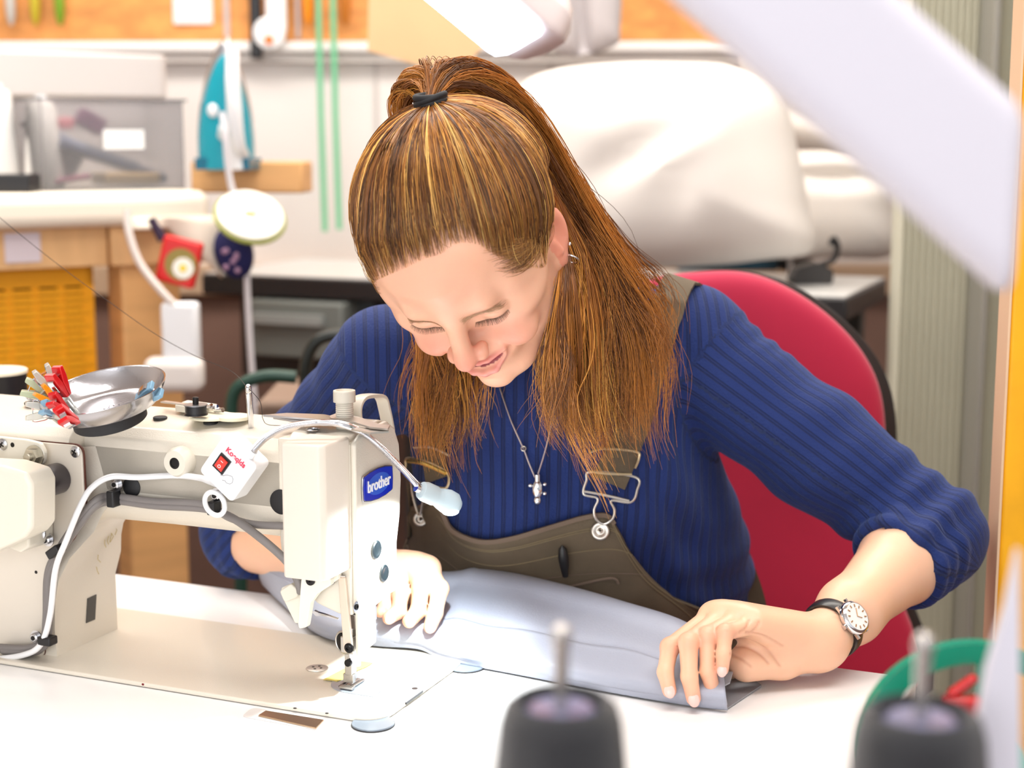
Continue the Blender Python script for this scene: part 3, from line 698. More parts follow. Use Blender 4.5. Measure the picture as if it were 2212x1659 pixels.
# apply the ribbed radius
T_ = np.gradient(gp2, axis=0); V = np.array(vf[0]).reshape(nn*2, 12, 3); V = gp2[:, None]+(V-gp2[:, None])*rr_[:, None, None]; 
gl('gooseneck', (V.reshape(-1, 3).tolist(), vf[1]), CHROME, sharp=25)
gl('neck_socket', cyl(gp2[0]+(gp2[0]-gp2[8])*1.5, gp2[6], .0048, 20, .0042), WHITEP)
hd0 = gp2[-1]; hd1 = mw(mm(972, 1086, 0, 14)/1000.)
hv = hd1-hd0; L_ = np.linalg.norm(hv); LEDM = mat('frosted_lamp_head', (196, 210, 216), .3, trans=.2)
hp = [(.0005, -.006), (.0075, -.004), (.0088, .0), (.0088, .010), (.0078, .013), (.0095, .018), (.0108, .024), (.0102, .031), (.006, .0365), (.0005, .038)]
gl('lamp_head', lathe(hp, hv/L_, hd0, 32, caps=False), LEDM)
gl('neck_collar', cyl(hd0-hv/L_*.010, hd0-hv/L_*.003, .0036, 18), CHROME)
LEDP = hd0+hv/L_*.026
lens = gl('led_lens', ball(LEDP-np.array([0, 0, .0075])+hv/L_*.002, (.0075, .0075, .0036), 20, 12), mat('led_glow', (255, 255, 255), .3, emit=(225, 245, 255), estr=6.))
# white power cable of the lamp clipped along the arm
wc = [mm(*p) for p in ((-20, 1425, 1, 8), (50, 1415, 1, 8), (88, 1392, 1, 6), (108, 1330, 1, 6), (120, 1230, 1, 6), (142, 1170, 1, 8), (175, 1090, 1, 14), (200, 1052, 1, 22), (240, 1030, 1, 32), (300, 1031, 1, 44), (380, 1027, 1, 44), (430, 1032, 1, 36), (448, 1038, 1, 28), (468, 1046, 1, 20))]
gl('power_cable', sweep([mw(p/1000.) for p in smoothpath(wc, 8)], .0028, 10), WHITEP)
# ---------------------------------------------------------------- thread snips on the head
sn = thing('scissors', 'slim steel thread snips lying on top of the machine head behind the cover', 'scissors', mw(mm(700, 905, 2, 234)/1000.))
zs = 235.
def blade(pts, z, t, tp=None):
    p = [mm(x, y, 2, z) for x, y in pts]; return [tuple(mw(np.array(v)/1000.)) for v in prism([(q[0], q[1]) for q in p], z-t, z+t, 'xy')[0]], prism([(q[0], q[1]) for q in p], z-t, z+t, 'xy')[1]
obj('blade', fixn(blade([(568, 898), (620, 894), (700, 897), (745, 906), (748, 914), (700, 909), (620, 902)], 236, .9)), STEEL, sn, world=True)
obj('blade', fixn(blade([(590, 903), (640, 911), (700, 918), (745, 916), (745, 908), (690, 905)], 234, .9)), STEEL, sn, world=True)
obj('handle', fixn(blade([(712, 900), (730, 893), (775, 902), (820, 918), (842, 920), (838, 928), (800, 924), (760, 912), (715, 905)], 237.5, .8)), SATIN, sn, world=True)
obj('handle', fixn(blade([(740, 920), (790, 926), (838, 927), (840, 933), (800, 936), (748, 926)], 235, .8)), SATIN, sn, world=True)
# ---------------------------------------------------------------- loose thread
th = [atY(-10, 462, 1.62), atY(60, 520, 1.6), atY(150, 590, 1.58), atY(240, 655, 1.55), atY(330, 718, 1.52), atY(420, 768, 1.49), atY(500, 802, 1.46), mw(mm(534, 838, 1, 61)/1000.)]
thr = obj('thread', sweep(smoothpath(th, 8), .00032, 5), mat('black_thread', (48, 40, 38), .7), label='thin black sewing thread running down from the upper left to the pin', cat='thread')
th2 = [mm(537, 840, 1, 60), mm(548, 850, 1, 62), mm(562, 868, 1, 66), mm(566, 890, 1, 70), mm(568, 905, 1, 72), mm(582, 918, 1, 70), mm(640, 918, 1, 68), mm(680, 912, 1, 66)]
obj('thread', sweep([mw(p/1000.) for p in smoothpath(th2, 8)], .00028, 5), MATS['black_thread'], label='short black thread looping from the pin to the snips', cat='thread')
# ---------------------------------------------------------------- thick black spool behind the machine
q = atY(10, 800, 1.72)
sp_ = thing('thread_spool', 'large black thread spool with cream top standing behind the machine arm', 'spool', (q[0]-.01, 1.72, TZ))
hh = q[2]-TZ
obj('thread_body', lathe([(.032, .0), (.034, .004), (.033, hh-.006), (.033, hh-.003)], n=40), BLACKP, sp_)
obj('spool_top', lathe([(.034, hh-.003), (.034, hh), (.033, hh+.001), (.004, hh+.001), (.004, hh-.004), (.0002, hh-.004)], n=40), mat('spool_cream', (238, 228, 205), .5), sp_)
# ---------------------------------------------------------------- foreground: thread cones on a stand
def cone(px, pyt, Y, rtop, lab, ang=0):
    t = atY(px, pyt, Y)                      # centre of the yarn's top rim
    c = thing('thread_cone', lab, 'thread cone', (t[0], t[1], TZ), ang, 'black thread cones in the foreground')
    h = t[2]-TZ
    base = max(h-.115, .02)
    YN = mat('black_yarn', (26, 27, 34), .55, bump=.5, bscale=900, stretch=(1, 1, 14), sheen=.3)
    obj('yarn', lathe([(rtop*.92, base), (rtop*1.3, base+.004), (rtop*1.24, base+.02), (rtop*1.08, h-.030), (rtop*1.0, h-.010), (rtop*.92, h-.003), (rtop*.78, h), (rtop*.72, h-.002), (rtop*.66, h-.008)], n=64, caps=False), YN, c)
    obj('cone_core', lathe([(rtop*.1, h-.004), (rtop*.5, h-.003), (rtop*.62, h-.006), (rtop*.66, h-.010), (rtop*.9, base-.006), (rtop*.1, base-.006)], n=40, caps=False), mat('cone_core', (130, 130, 168), .18, coat=.6), c)
    obj('spindle', lathe([(.0032, 0), (.0032, h+.022), (.0034, h+.024), (.0042, h+.027), (.0034, h+.031), (.001, h+.0325)], n=20), mat('spindle_metal', (205, 200, 196), .25, .8), c)
    obj('stand_base', lathe([(.038, 0), (.04, .004), (.04, base-.012), (.036, base-.006), (.004, base-.006)], n=40), mat('stand_grey', (90, 92, 96), .4), c)
    return c
cone(1212, 1512, .62, .0255, 'black thread cone nearer the picture centre, its spindle in front of the grey fabric')
cone(1990, 1535, .60, .0258, 'black thread cone at the lower right in front of a green bowl')
# green plastic hoop reel standing behind the right cone
gp_ = atY(2112, 1650, .86)
gb = thing('tape_reel', 'green plastic reel standing on edge behind the right thread cone', 'reel', (gp_[0], gp_[1], gp_[2]))
GR = mat('green_plastic', (0, 150, 118), .25, coat=.5)
rax = np.array([-.18, -1, .22])
obj('reel_rim', lathe([(.062, -.012), (.070, -.014), (.070, -.011), (.066, -.009), (.066, .009), (.070, .011), (.070, .014), (.062, .012), (.058, .010), (.058, -.010), (.062, -.012)], rax, (0, 0, 0), 64, caps=False), GR, gb)
obj('reel_hub', lathe([(.018, -.012), (.026, -.012), (.026, .012), (.018, .012)], rax, (0, 0, 0), 32), GR, gb)
for k in range(3):
    a = 2*PI*k/3+.5; d_, u_, w_ = frame_of(rax); e_ = u_*math.cos(a)+w_*math.sin(a); obj('reel_spoke', cyl(e_*.024, e_*.060, .004, 10), GR, gb)
obj('reel_foot', boxp((-.03, -.02, TZ-gp_[2]), (.03, .02, -.066)), GR, gb)
rc_ = obj('red_clip', join(box((0, 0, 0), (.022, .012, .013)), cyl((-.008, 0, .006), (.008, 0, .018), .003, 12)), RED, label='small red plastic clip resting in the green reel', cat='clip'); rc_.location = (gp_[0]-.012, gp_[1]-.004, gp_[2]+.036); bevel(rc_, .003, 2)
# ================================================================ the room behind
YW = 3.75
def pz(px, py, Y): return atY(px, py, Y)
WALLM = mat('white_wall_panel', (236, 230, 227), .55, bump=.05, bscale=30, var=.02, vscale=3)
def stru(name, vf, m, bv=0, **k):
    o = obj(name, vf, m, kind='structure', **k)
    if bv: bevel(o, bv)
    return o
FLOORM = mat('brown_floor', (112, 84, 74), .5, var=.15, vscale=12)
stru('floor', boxp((-3.2, -2.6, -.05), (3.2, YW+.1, 0)), FLOORM)
stru('ceiling', boxp((-3.2, -2.6, 2.75), (3.2, YW+.1, 2.8)), mat('ceiling_paint', (240, 238, 234), .7))
stru('wall_back', boxp((-3.2, YW, 0), (3.2, YW+.1, 2.75)), WALLM)
stru('wall_left', boxp((-3.25, -2.6, 0), (-3.2, YW, 2.75)), mat('wall_paint', (238, 234, 228), .6))
stru('wall_right', boxp((3.2, -2.6, 0), (3.25, YW, 2.75)), MATS['wall_paint'])
lowz = pz(600, 640, YW)[2]
stru('wall_lower_shade', boxp((-3.2, YW-.03, 0), (3.2, YW, .9)), mat('shaded_wall_brown', (128, 98, 86), .6, var=.1, vscale=6))  # lower wall in shade, its darkness put in as brown colour
stru('trim_1', boxp((-3.2, YW-.06, .86), (3.2, YW, .93)), mat('beige_ledge', (198, 168, 140), .6), .004)
# OSB board over the cable trunking
OSB = mat('osb_board', (224, 152, 82), .6, var=.22, vscale=16, bump=.2, bscale=60, stretch=(1, 1, 2.2))
zr = pz(1000, 88, YW-.03)[2]; xe = pz(1932, 50, YW)[0]
stru('trim_2', boxp((-3.2, YW-.025, zr), (xe, YW, 2.4)), OSB)
stru('trim_3', prism(rpoly([(YW-.05, zr-.028), (YW, zr-.028), (YW, zr-.002), (YW-.05, zr-.002)], .008, 3), -3.2, xe, 'yz'), mat('trunking_white', (244, 240, 238), .4))
stru('trim_4', boxp((-3.2, YW-.035, zr-.048), (xe, YW, zr-.030)), mat('trunking_grey', (205, 198, 194), .5))
for i, px in enumerate((268, 810, 1190)): stru('trim_%d' % (5+i), boxp((pz(px, 0, YW)[0]-.004, YW-.006, .93), (pz(px, 0, YW)[0]+.004, YW, zr-.05)), MATS['trunking_grey'])
# ribbed grey-green panel at the right
RIB = mat('ribbed_panel', (206, 204, 186), .5, var=.03, vscale=5)
x0, x1 = pz(1934, 700, 2.75)[0], pz(2330, 700, 2.75)[0]
pts = []; n = 26
for k in range(n*6+1):
    t = k/(n*6); pts.append((x0+(x1-x0)*t, 2.75+.006*math.cos(2*PI*k/6)-(.0 if k else 0)))
poly = pts+[(x1, 2.80), (x0, 2.80)]
stru('wall_partition', prism(poly, 0, 2.6, 'xy'), RIB, sharp=60)
stru('trim_8', boxp((pz(2136, 0, 2.7)[0], 2.66, 0), (pz(2150, 0, 2.7)[0], 2.745, 2.6)), mat('seam_grey', (150, 148, 140), .5), .004)
stru('trim_9', boxp((pz(1919, 0, 2.78)[0], 2.76, zr+.05), (pz(1931, 0, 2.78)[0], 2.80, 2.5)), mat('brown_batten', (196, 132, 76), .5))
# yellow board at the right edge of the frame
YB = mat('yellow_board', (250, 178, 6), .55, var=.12, vscale=14, bump=.1, bscale=40)
yb = thing('yellow_board', 'tall yellow painted board standing at the right edge of the workshop', 'board', (pz(2178, 800, 1.5)[0]+.09, 1.5, 0))
bevel(obj('panel', boxp((-.09, 0, 0), (.09, .03, 2.1)), YB, yb), .004)
obj('edge_strip', boxp((-.0925, -.001, 0), (-.0902, .031, 2.1)), mat('pinkish_edge', (232, 196, 160), .5), yb)
# ---------------------------------------------------------------- long black sewing table behind
zb = .95
A_, B_, C_, D_ = atZ(440, 588, zb), atZ(1826, 640, zb), atZ(1946, 562, zb), atZ(540, 500, zb)
u = B_-A_; u /= np.linalg.norm(u); v = np.array([-u[1], u[0], 0]); dep = .42; LN = np.linalg.norm(B_-A_)
bt_ = thing('black_table', 'long black edged work table with pale grey top against the back wall', 'table', (A_[0], A_[1], 0), math.atan2(u[1], u[0]))
BLK = mat('black_laminate_edge', (34, 32, 34), .4); PALE = mat('pale_grey_top', (214, 214, 212), .35)
bevel(obj('tabletop', boxp((0, 0, zb-.004), (LN, dep, zb)), PALE, bt_), .001)
bevel(obj('table_edge', boxp((-.004, -.004, zb-.045), (LN+.004, dep+.004, zb-.004)), BLK, bt_), .004)
DG = mat('dark_grey_metal', (74, 80, 82), .5)
for x, y in ((.3, .05), (.3, dep-.09), (LN-.10, .05), (LN-.10, dep-.09)): obj('leg', boxp((x, y, 0), (x+.07, y+.05, zb-.045)), DG, bt_)
obj('apron', boxp((.05, .06, zb-.22), (LN-.06, .09, zb-.045)), BLK, bt_)
dr = obj('drawer', boxp((.12, -.03, zb-.165), (.34, .05, zb-.05)), mat('drawer_grey', (112, 116, 112), .5), bt_); bevel(dr, .005)
obj('drawer_handle', boxp((.14, -.045, zb-.095), (.30, -.028, zb-.075)), mat('handle_grey', (150, 154, 152), .4), dr)
# ---------------------------------------------------------------- white cloth heaped over a machine on that table
CL = mat('white_calico', (246, 240, 234), .75, bump=.3, bscale=40, var=.02, vscale=3, sheen=.1)
def heap(name, label, outline, Y, depth, folds, cat='cloth', seed=0, k=48):
    """draped cloth: closed outline in the picture gives the real width and height at distance Y; the body swells towards and away"""
    P = np.array([pz(x, y, Y) for x, y in outline]); c = P.mean(0); zmin = P[:, 2].min()
    sm = smoothpath(P, 6, closed=True); n = len(sm); rings = 16; V = []; Fc = []
    rg = np.random.default_rng(seed)
    for side in (-1, 1):
        for r in range(rings+1):
            t = r/rings
            for i in range(n):
                rho = math.cos(t*PI/2); p = c+(sm[i]-c)*rho; b = side*depth*(1-rho**3.2)**.5
                q = np.array([p[0], Y+b, p[2]])
                for (fx, fz, fa, fs, am) in folds:
                    d = (q[0]-fx)*math.cos(fa)+(q[2]-fz)*math.sin(fa); e = -(q[0]-fx)*math.sin(fa)+(q[2]-fz)*math.cos(fa)
                    q[1] += side*am*math.exp(-(d/fs)**2)*math.exp(-(e/.13)**2)
                V.append(q)
    N1 = (rings+1)*n
    for s in range(2):
        for r in range(rings):
            for i in range(n):
                j = (i+1) % n; a = s*N1+r*n
                f = (a+i, a+j, a+n+j, a+n+i); Fc.append(f if s == 0 else f[::-1])
    vf = fixn((V, Fc)); o = obj(name, vf, CL, label=label, cat=cat, sharp=0); return o
fx, fz = pz(1420, 300, 2.95)[0], pz(1420, 300, 2.95)[2]
fl = [(fx, fz, -1.1, .03, -.022), (fx+.05, fz+.02, -.9, .04, .02), (pz(1540, 400, 2.95)[0], pz(0, 400, 2.95)[2],   .2, .03, .012), (pz(1300, 420, 2.95)[0], pz(0, 420, 2.95)[2], -.5, .04, -.012), (pz(1640, 330, 2.95)[0], fz, .4, .04, -.010), (pz(1480, 480, 2.95)[0], pz(0, 480, 2.95)[2], -.2, .03, .012)]
heap('machine_cover', 'big white calico cloth draped over a machine on the black table', [(1118, 540), (1112, 380), (1108, 240), (1130, 180), (1200, 150), (1320, 136), (1450, 134), (1580, 142), (1680, 190), (1720, 320), (1745, 450), (1752, 540), (1640, 562), (1500, 574), (1300, 578), (1150, 572)], 2.98, .17, fl, seed=1)
heap('cloth_bundle', 'smaller white folded cloth bundle at the right end of the black table', [(1640, 360), (1690, 330), (1790, 325), (1880, 335), (1926, 350), (1930, 450), (1928, 548), (1800, 556), (1660, 552), (1640, 460)], 3.3, .10, [(pz(1800, 400, 3.3)[0], pz(0, 380, 3.3)[2], PI/2, .02, -.04)], seed=2)
heap('hanging_bag', 'white cloth bag hanging on the wall above the folded bundle', [(1600, 120), (1650, 100), (1780, 60), (1900, 70), (1926, 150), (1926, 300), (1860, 330), (1740, 325), (1660, 300), (1620, 220)], 3.5, .07, [(pz(1780, 240, 3.5)[0], pz(0, 250, 3.5)[2], PI/2-.2, .02, -.03)], seed=3)
bs = atZ(1640, 585, zb+.0)
bk = thing('overlock_base', 'dark sewing machine base peeping out under the white cover', 'sewing machine', (bs[0], bs[1]-.0, zb))
bevel(obj('body', boxp((-.17, .0, .0), (.04, .12, .03)), mat('dark_teal', (16, 62, 82), .4), bk), .004)
bevel(obj('plate', boxp((.045, .0, 0), (.11, .10, .038)), BLACKP, bk), .004)
obj('yellow_knob', cyl((.105, .01, .03), (.125, .0, .042), .010, 16), mat('yellow_knob', (190, 170, 20), .4), bk)
obj('thread_stand', cyl((.062, -.01, -.02), (.064, -.01, .05), .005, 12), WHITEP, bk)
pl_ = pz(1765, 560, 3.0); pd = thing('foot_pedal', 'small dark gadget with a curled lead on the table beside the cover', 'gadget', (pl_[0], 3.02, zb))
obj('body', prism(rpoly([(-.05, 0), (.03, 0), (.03, .028), (.0, .042), (-.04, .03)], .008, 3), -.03, .03, 'xz'), mat('charcoal', (58, 56, 56), .5), pd)
obj('lead', sweep(smoothpath([(.01, 0, .035), (.035, 0, .045), (.042, 0, .07), (.034, 0, .085), (.030, 0, .072)], 6), .006, 8), BLACKP, pd)
# ---------------------------------------------------------------- ironing bench at the left
WOOD = mat('pale_pine', (226, 172, 112), .55, var=.1, vscale=5, stretch=(1, 1, 8), bump=.05)
PLY = mat('plywood', (230, 182, 128), .55, var=.08, vscale=7, stretch=(6, 1, 1))
zi = 1.125; YI = 2.62
ia, ib = pz(-260, 440, 2.42), pz(452, 412, 2.72)
ang = math.atan2(ib[1]-ia[1], ib[0]-ia[0]); LI = math.hypot(ib[0]-ia[0], ib[1]-ia[1])
bn = thing('ironing_bench', 'pine work bench with a padded cream ironing top and open shelf below', 'bench', (ia[0], ia[1], 0), ang)
PAD = mat('cream_padding', (250, 238, 220), .8, bump=.1, bscale=80)
bevel(obj('padded_top', boxp((0, -.01, zi-.045), (LI, .62, zi+.012)), PAD, bn), .02, 5)
o = obj('pad_skirt', gridmesh(lambda a, b: (LI*(.72+.3*a), -.012-.012*b*math.sin(a*9), zi-.03-b*(.02+.10*max(0, a-.45)*1.6)), 24, 6), PAD, bn); thick(o, .004)
rx0, rx1 = 0, LI*.68
bevel(obj('front_rail', boxp((rx0, .03, zi-.112), (rx1, .05, zi-.045)), PLY, bn), .002)
obj('shelf', boxp((0, .05, .70), (LI*.98, .6, .73)), WOOD, bn)
lx = LI*.72
bevel(obj('leg', boxp((lx, .03, 0), (lx+.105, .10, zi-.045)), WOOD, bn), .004)
bevel(obj('leg', boxp((.02, .03, 0), (.125, .10, zi-.045)), WOOD, bn), .004)
obj('leg', boxp((lx, .52, 0), (lx+.09, .6, zi-.045)), WOOD, bn); obj('leg', boxp((.02, .52, 0), (.11, .6, zi-.045)), WOOD, bn)
bevel(obj('corner_block', boxp((lx-.02, .015, zi-.112), (lx+.15, .03, zi-.046)), PLY, bn), .002)
obj('shelf_shade_board', boxp((0, .58, .73), (lx, .6, zi-.045)), mat('shadow_brown', (60, 44, 38), .8), bn)  # sheet behind the shelf, shade under the top put into its brown
lb_ = obj('paper_label', boxp((LI*.36, .026, zi-.100), (LI*.36+.058, .0299, zi-.052)), mat('label_lilac', (222, 208, 214), .7), None, 'pale blank paper label stuck on the pine bench rail', cat='label'); lb_.location = bn.location; lb_.rotation_euler = bn.rotation_euler
def bp(x, y, z): 
    c, s = math.cos(ang), math.sin(ang); return np.array([ia[0]+x*c-y*s, ia[1]+x*s+y*c, z])
# yellow basket
bq = pz(282, 765, 2.62); YBK = mat('yellow_wicker', (250, 172, 20), .5, bump=.2, bscale=150)
bw, bh, bd_ = .42, .145, .28
bk_ = thing('wicker_basket', 'yellow woven plastic basket on the shelf of the pine bench', 'basket', bp(LI*.655-bw, .07, .73+.0), ang)
H0 = pz(0, 578, 2.6)[2]-.73; bh = H0
def slats():
    L_ = [boxp((0, 0, 0), (bw, .012, .03)), boxp((0, 0, bh-.035), (bw, .014, bh)), boxp((bw-.014, 0, 0), (bw, .28, bh)), boxp((0, 0, 0), (.014, .28, bh)), boxp((0, .266, 0), (bw, .28, bh)), boxp((0, 0, 0), (bw, .28, .008))]
    for i in range(10): x = .012+i*(bw-.03)/9; L_.append(boxp((x, .002, .03), (x+.012, .012, bh-.03)))
    k = 0; z = .034
    while z < bh-.04:
        L_ += [boxp((.006+i*(bw-.012)/9, (-.003 if (i+k) % 2 else -.0005), z), (.006+(i+1)*(bw-.012)/9, .006, z+.0088)) for i in range(9)]; z += .0112; k += 1
    return join(*L_)
obj('woven_body', slats(), YBK, bk_); obj('inner_dark', boxp((.015, .02, .008), (bw-.015, .26, bh-.03)), mat('basket_inner', (150, 84, 10), .9), bk_)  # plain darker block fills the inside behind the slats
# wooden bracket and iron
wb = pz(470, 410, 2.76)
bevel(obj('wooden_block', box((0, 0, 0), (.20, .08, .055), rz=0), WOOD, label='pine block on the wall end of the bench under the teal iron', cat='block'), .004)
WBO = bpy.context.scene.objects['wooden_block']; q = pz(545, 382, 2.82); WBO.location = (q[0], q[1], q[2]); WBO.rotation_euler = (0, 0, -.1)
# iron standing on its heel; sole faces left/back, handle towards the right
q = pz(490, 366, 2.76); s_ = (pz(490, 76, 2.76)[2]-q[2])
ir = thing('steam_iron', 'teal and white steam iron standing upright on its heel at the bench end', 'iron', (q[0], 2.76, q[2]), -.15)
TEAL = mat('teal_plastic', (0, 150, 170), .25, coat=.4); TEALD = mat('deep_teal', (0, 104, 132), .25, coat=.4)
def ironshape(w0, t0, z1, pw=1., off=0., bulge=1.):      # horizontal sections up the iron: width (x), thickness (y)
    V = []; Fc = []; n = 28; R_ = 22
    for i in range(R_+1):
        t = i/R_; z = t*z1; w = w0*(1-t**1.9)**.62*(1+.12*math.sin(PI*t)); th = t0*(1-t**1.6)**.8+.004
        for k in range(n):
            a = 2*PI*k/n; V.append((off*t+w*math.copysign(abs(math.cos(a))**.8, math.cos(a)), th*math.copysign(abs(math.sin(a))**.8, math.sin(a)), z))
    for i in range(R_):
        for k in range(n): Fc.append((i*n+k, i*n+(k+1) % n, (i+1)*n+(k+1) % n, (i+1)*n+k))
    return V, Fc+[tuple(range(n))[::-1]]
obj('water_tank', ironshape(.046, .034, s_*.86), TEAL, ir)
o = obj('soleplate', ironshape(.05, .008, s_*.97), STEEL, ir); o.location = (-.012, .036, 0)
o = obj('upper_shell', ironshape(.013, .024, s_*.99), WHITEP, ir); o.location = (.030, -.016, .0); o.rotation_euler = (0, -.07, 0)
hp_ = smoothpath([(.030, -.03, s_*.86), (.036, -.064, s_*.7), (.040, -.07, s_*.45), (.040, -.055, s_*.2), (.038, -.02, s_*.1)], 8)
obj('handle', sweep(hp_, [.007, .012, .013, .012, .010], 14), WHITEP, ir)
obj('heel', boxp((-.045, -.035, 0), (.052, .035, .02)), TEALD, ir)
obj('dial', lathe([(.011, 0), (.011, .01), (.009, .012)], (0, -1, 0), (.010, -.032, s_*.26), 24), mat('dial_grey', (190, 200, 200), .4), ir)
obj('button', ball((-.012, -.03, s_*.44), (.010, .005, .012)), WHITEP, ir)
obj('button', ball((.008, -.034, s_*.30), (.010, .006, .011)), WHITEP, ir)
cd_ = smoothpath([(.02, -.075, s_*.42), (.028, -.085, s_*.25), (.03, -.08, .0), (.036, -.07, -.04), (.055, -.06, -.05), (.062, -.05, -.09), (.05, -.05, -.14), (.045, -.04, -.24), (.05, -.03, -.42), (.065, -.02, -.62)], 8)
obj('power_cord', sweep(cd_, .0055, 10), mat('cord_grey_white', (226, 222, 226), .5), ir)
# white round lid, navy patterned bag, red packet, extension lead
q = pz(540, 470, 2.66); ld = thing('round_tin', 'round white lid tilted against the end of the bench', 'tin', q)
axl = np.array([.28, -.62, .72]); obj('lid', lathe([(.0005, .012), (.050, .012), (.056, .009), (.058, 0), (.056, -.006), (.0005, -.006)][::-1], axl/np.linalg.norm(axl), (0, 0, 0), 48, caps=False), mat('lid_white', (250, 246, 236), .4), ld)
obj('rim', torus((0, 0, 0), axl, .058, .004, 40, 8), mat('lid_olive', (150, 156, 60), .5), ld)
obj('painted_flower', join(*[ball(axl/np.linalg.norm(axl)*.013+np.array([.006+.012*math.cos(a), -.006, .0]), (.005, .004, .003), 8, 6) for a in (0, 1.5, 3., 4.4)]), mat('flower_yellow', (244, 200, 110), .6), ld)
NV = mat('navy_print_cloth', (26, 28, 84), .8)
q = pz(505, 545, 2.70); o = obj('navy_bag', ball((0, 0, 0), (.034, .022, .046), 18, 12), NV, label='small navy print bag hanging under the white lid', cat='bag'); o.location = q; o.rotation_euler = (0, -.25, 0)
for k in range(7): 
    p_ = obj('printed_flower', ball((random.uniform(-.018, .018), -.020, random.uniform(-.035, .035)), (.005, .003, .005), 8, 6), mat('print_pink', (190, 150, 180), .8)); p_.parent = o
q = pz(388, 565, 2.62); rp = thing('red_packet', 'red packet with a round white and yellow flower motif hanging on the bench leg', 'packet', q)
R3 = Matrix.Rotation(.25, 3, 'Y')
RP = mat('packet_red', (216, 24, 22), .4)
bevel(obj('packet', box((0, 0, 0), (.066, .022, .078), R=R3), RP, rp), .006, 3)
obj('motif_ring', lathe([(.027, 0), (.027, .0015)], (0, -1, 0), (.004, -.0105, -.004), 32), mat('motif_olive', (150, 130, 60), .5), rp); obj('motif_flower', lathe([(.018, 0), (.018, .003)], (0, -1, 0), (.008, -.0105, -.010), 10), mat('motif_white', (250, 246, 236), .5), rp); obj('motif_centre', lathe([(.006, 0), (.006, .0045)], (0, -1, 0), (.008, -.0105, -.010), 16), mat('motif_yellow', (240, 214, 60), .5), rp)
obj('tassel', join(cyl((-.028, 0, .035), (-.044, -.004, .072), .007, 10), cyl((-.02, 0, .035), (-.036, -.004, .06), .005, 10)), mat('tassel_dark', (58, 40, 66), .7), rp)
q = pz(392, 735, 2.58); ex_ = thing('extension_lead', 'white extension socket and coiled lead hung on the bench leg', 'extension lead', q)
bevel(obj('socket_block', box((0, 0, .014), (.062, .03, .10)), WHITEP, ex_), .008, 3)
bevel(obj('adapter', box((-.012, -.004, -.056), (.098, .045, .058)), mat('adapter_white', (240, 232, 226), .4), ex_), .016, 4)
obj('lead', sweep(smoothpath([(.0, -.006, .05), (-.03, -.012, .085), (-.062, -.012, .13), (-.078, -.01, .18), (-.08, -.005, .215)], 8), .0065, 10), mat('lead_white', (236, 224, 216), .5), ex_)
# clear boxes and their contents, lids
CLB = mat('clear_polypropylene', (240, 238, 240), .25, trans=.85, ior=1.2)
q = pz(205, 372, 2.78); cb_ = thing('clear_box', 'clear plastic storage box full of zips and tools on the ironing bench', 'storage box', (q[0], 2.80, zi+.012), ang)
w_, h_ = .25, .155
o = obj('box_wall', join(boxp((-w_/2, -.09, 0), (w_/2, -.0885, h_)), boxp((-w_/2, .0885, 0), (w_/2, .09, h_)), boxp((-w_/2, -.09, 0), (-w_/2+.0015, .09, h_)), boxp((w_/2-.0015, -.09, 0), (w_/2, .09, h_)), boxp((-w_/2, -.09, 0), (w_/2, .09, .002))), CLB, cb_)
obj('box_rim', join(boxp((-w_/2-.006, -.096, h_-.004), (w_/2+.006, -.0885, h_)), boxp((-w_/2-.006, .0885, h_-.004), (w_/2+.006, .096, h_)), boxp((-w_/2-.006, -.09, h_-.004), (-w_/2, .09, h_)), boxp((w_/2, -.09, h_-.004), (w_/2+.006, .09, h_))), CLB, cb_)
obj('box_label', boxp((-.02, -.0925, h_*.45), (.052, -.091, h_*.66)), WHITEPT, cb_)
ct = [('zip_bundle', (.02, -.02, .045), (.20, .03, .016), .32, (70, 82, 116), 'dark blue zip bundle slanting inside the clear box'), ('pattern_ruler', (-.02, .02, .075), (.22, .02, .010), .34, (122, 126, 136), 'grey ruler lying slantwise in the clear box'), ('folded_tape', (-.06, -.03, .016), (.07, .02, .010), -.15, (180, 70, 120), 'pink tape at the bottom of the clear box'), ('cardboard_piece', (.05, .0, .016), (.10, .08, .020), .0, (238, 196, 130), 'tan cardboard piece in the clear box'), ('grey_case', (-.06, .02, .06), (.07, .05, .06), .5, (150, 156, 176), 'grey blue case in the clear box'), ('tool_handles', (.0, .03, .115), (.05, .03, .03), .5, (110, 66, 98), 'plum coloured tool handles sticking up in the clear box'), ('red_reel', (-.045, .03, .112), (.025, .025, .02), .0, (206, 120, 130), 'small pink reel on top in the clear box')]
for nm, c, s, ry, co, lab in ct:
    o = obj(nm, box((0, 0, 0), s), mat('m_'+nm, co, .6), label=lab, cat=nm.split('_')[-1]); cw, sw_ = math.cos(ang), math.sin(ang)
    o.location = (q[0]+c[0]*cw-c[1]*sw_, 2.80+c[0]*sw_+c[1]*cw, zi+.014+c[2]); o.rotation_euler = (0, ry, ang); bevel(o, .004)
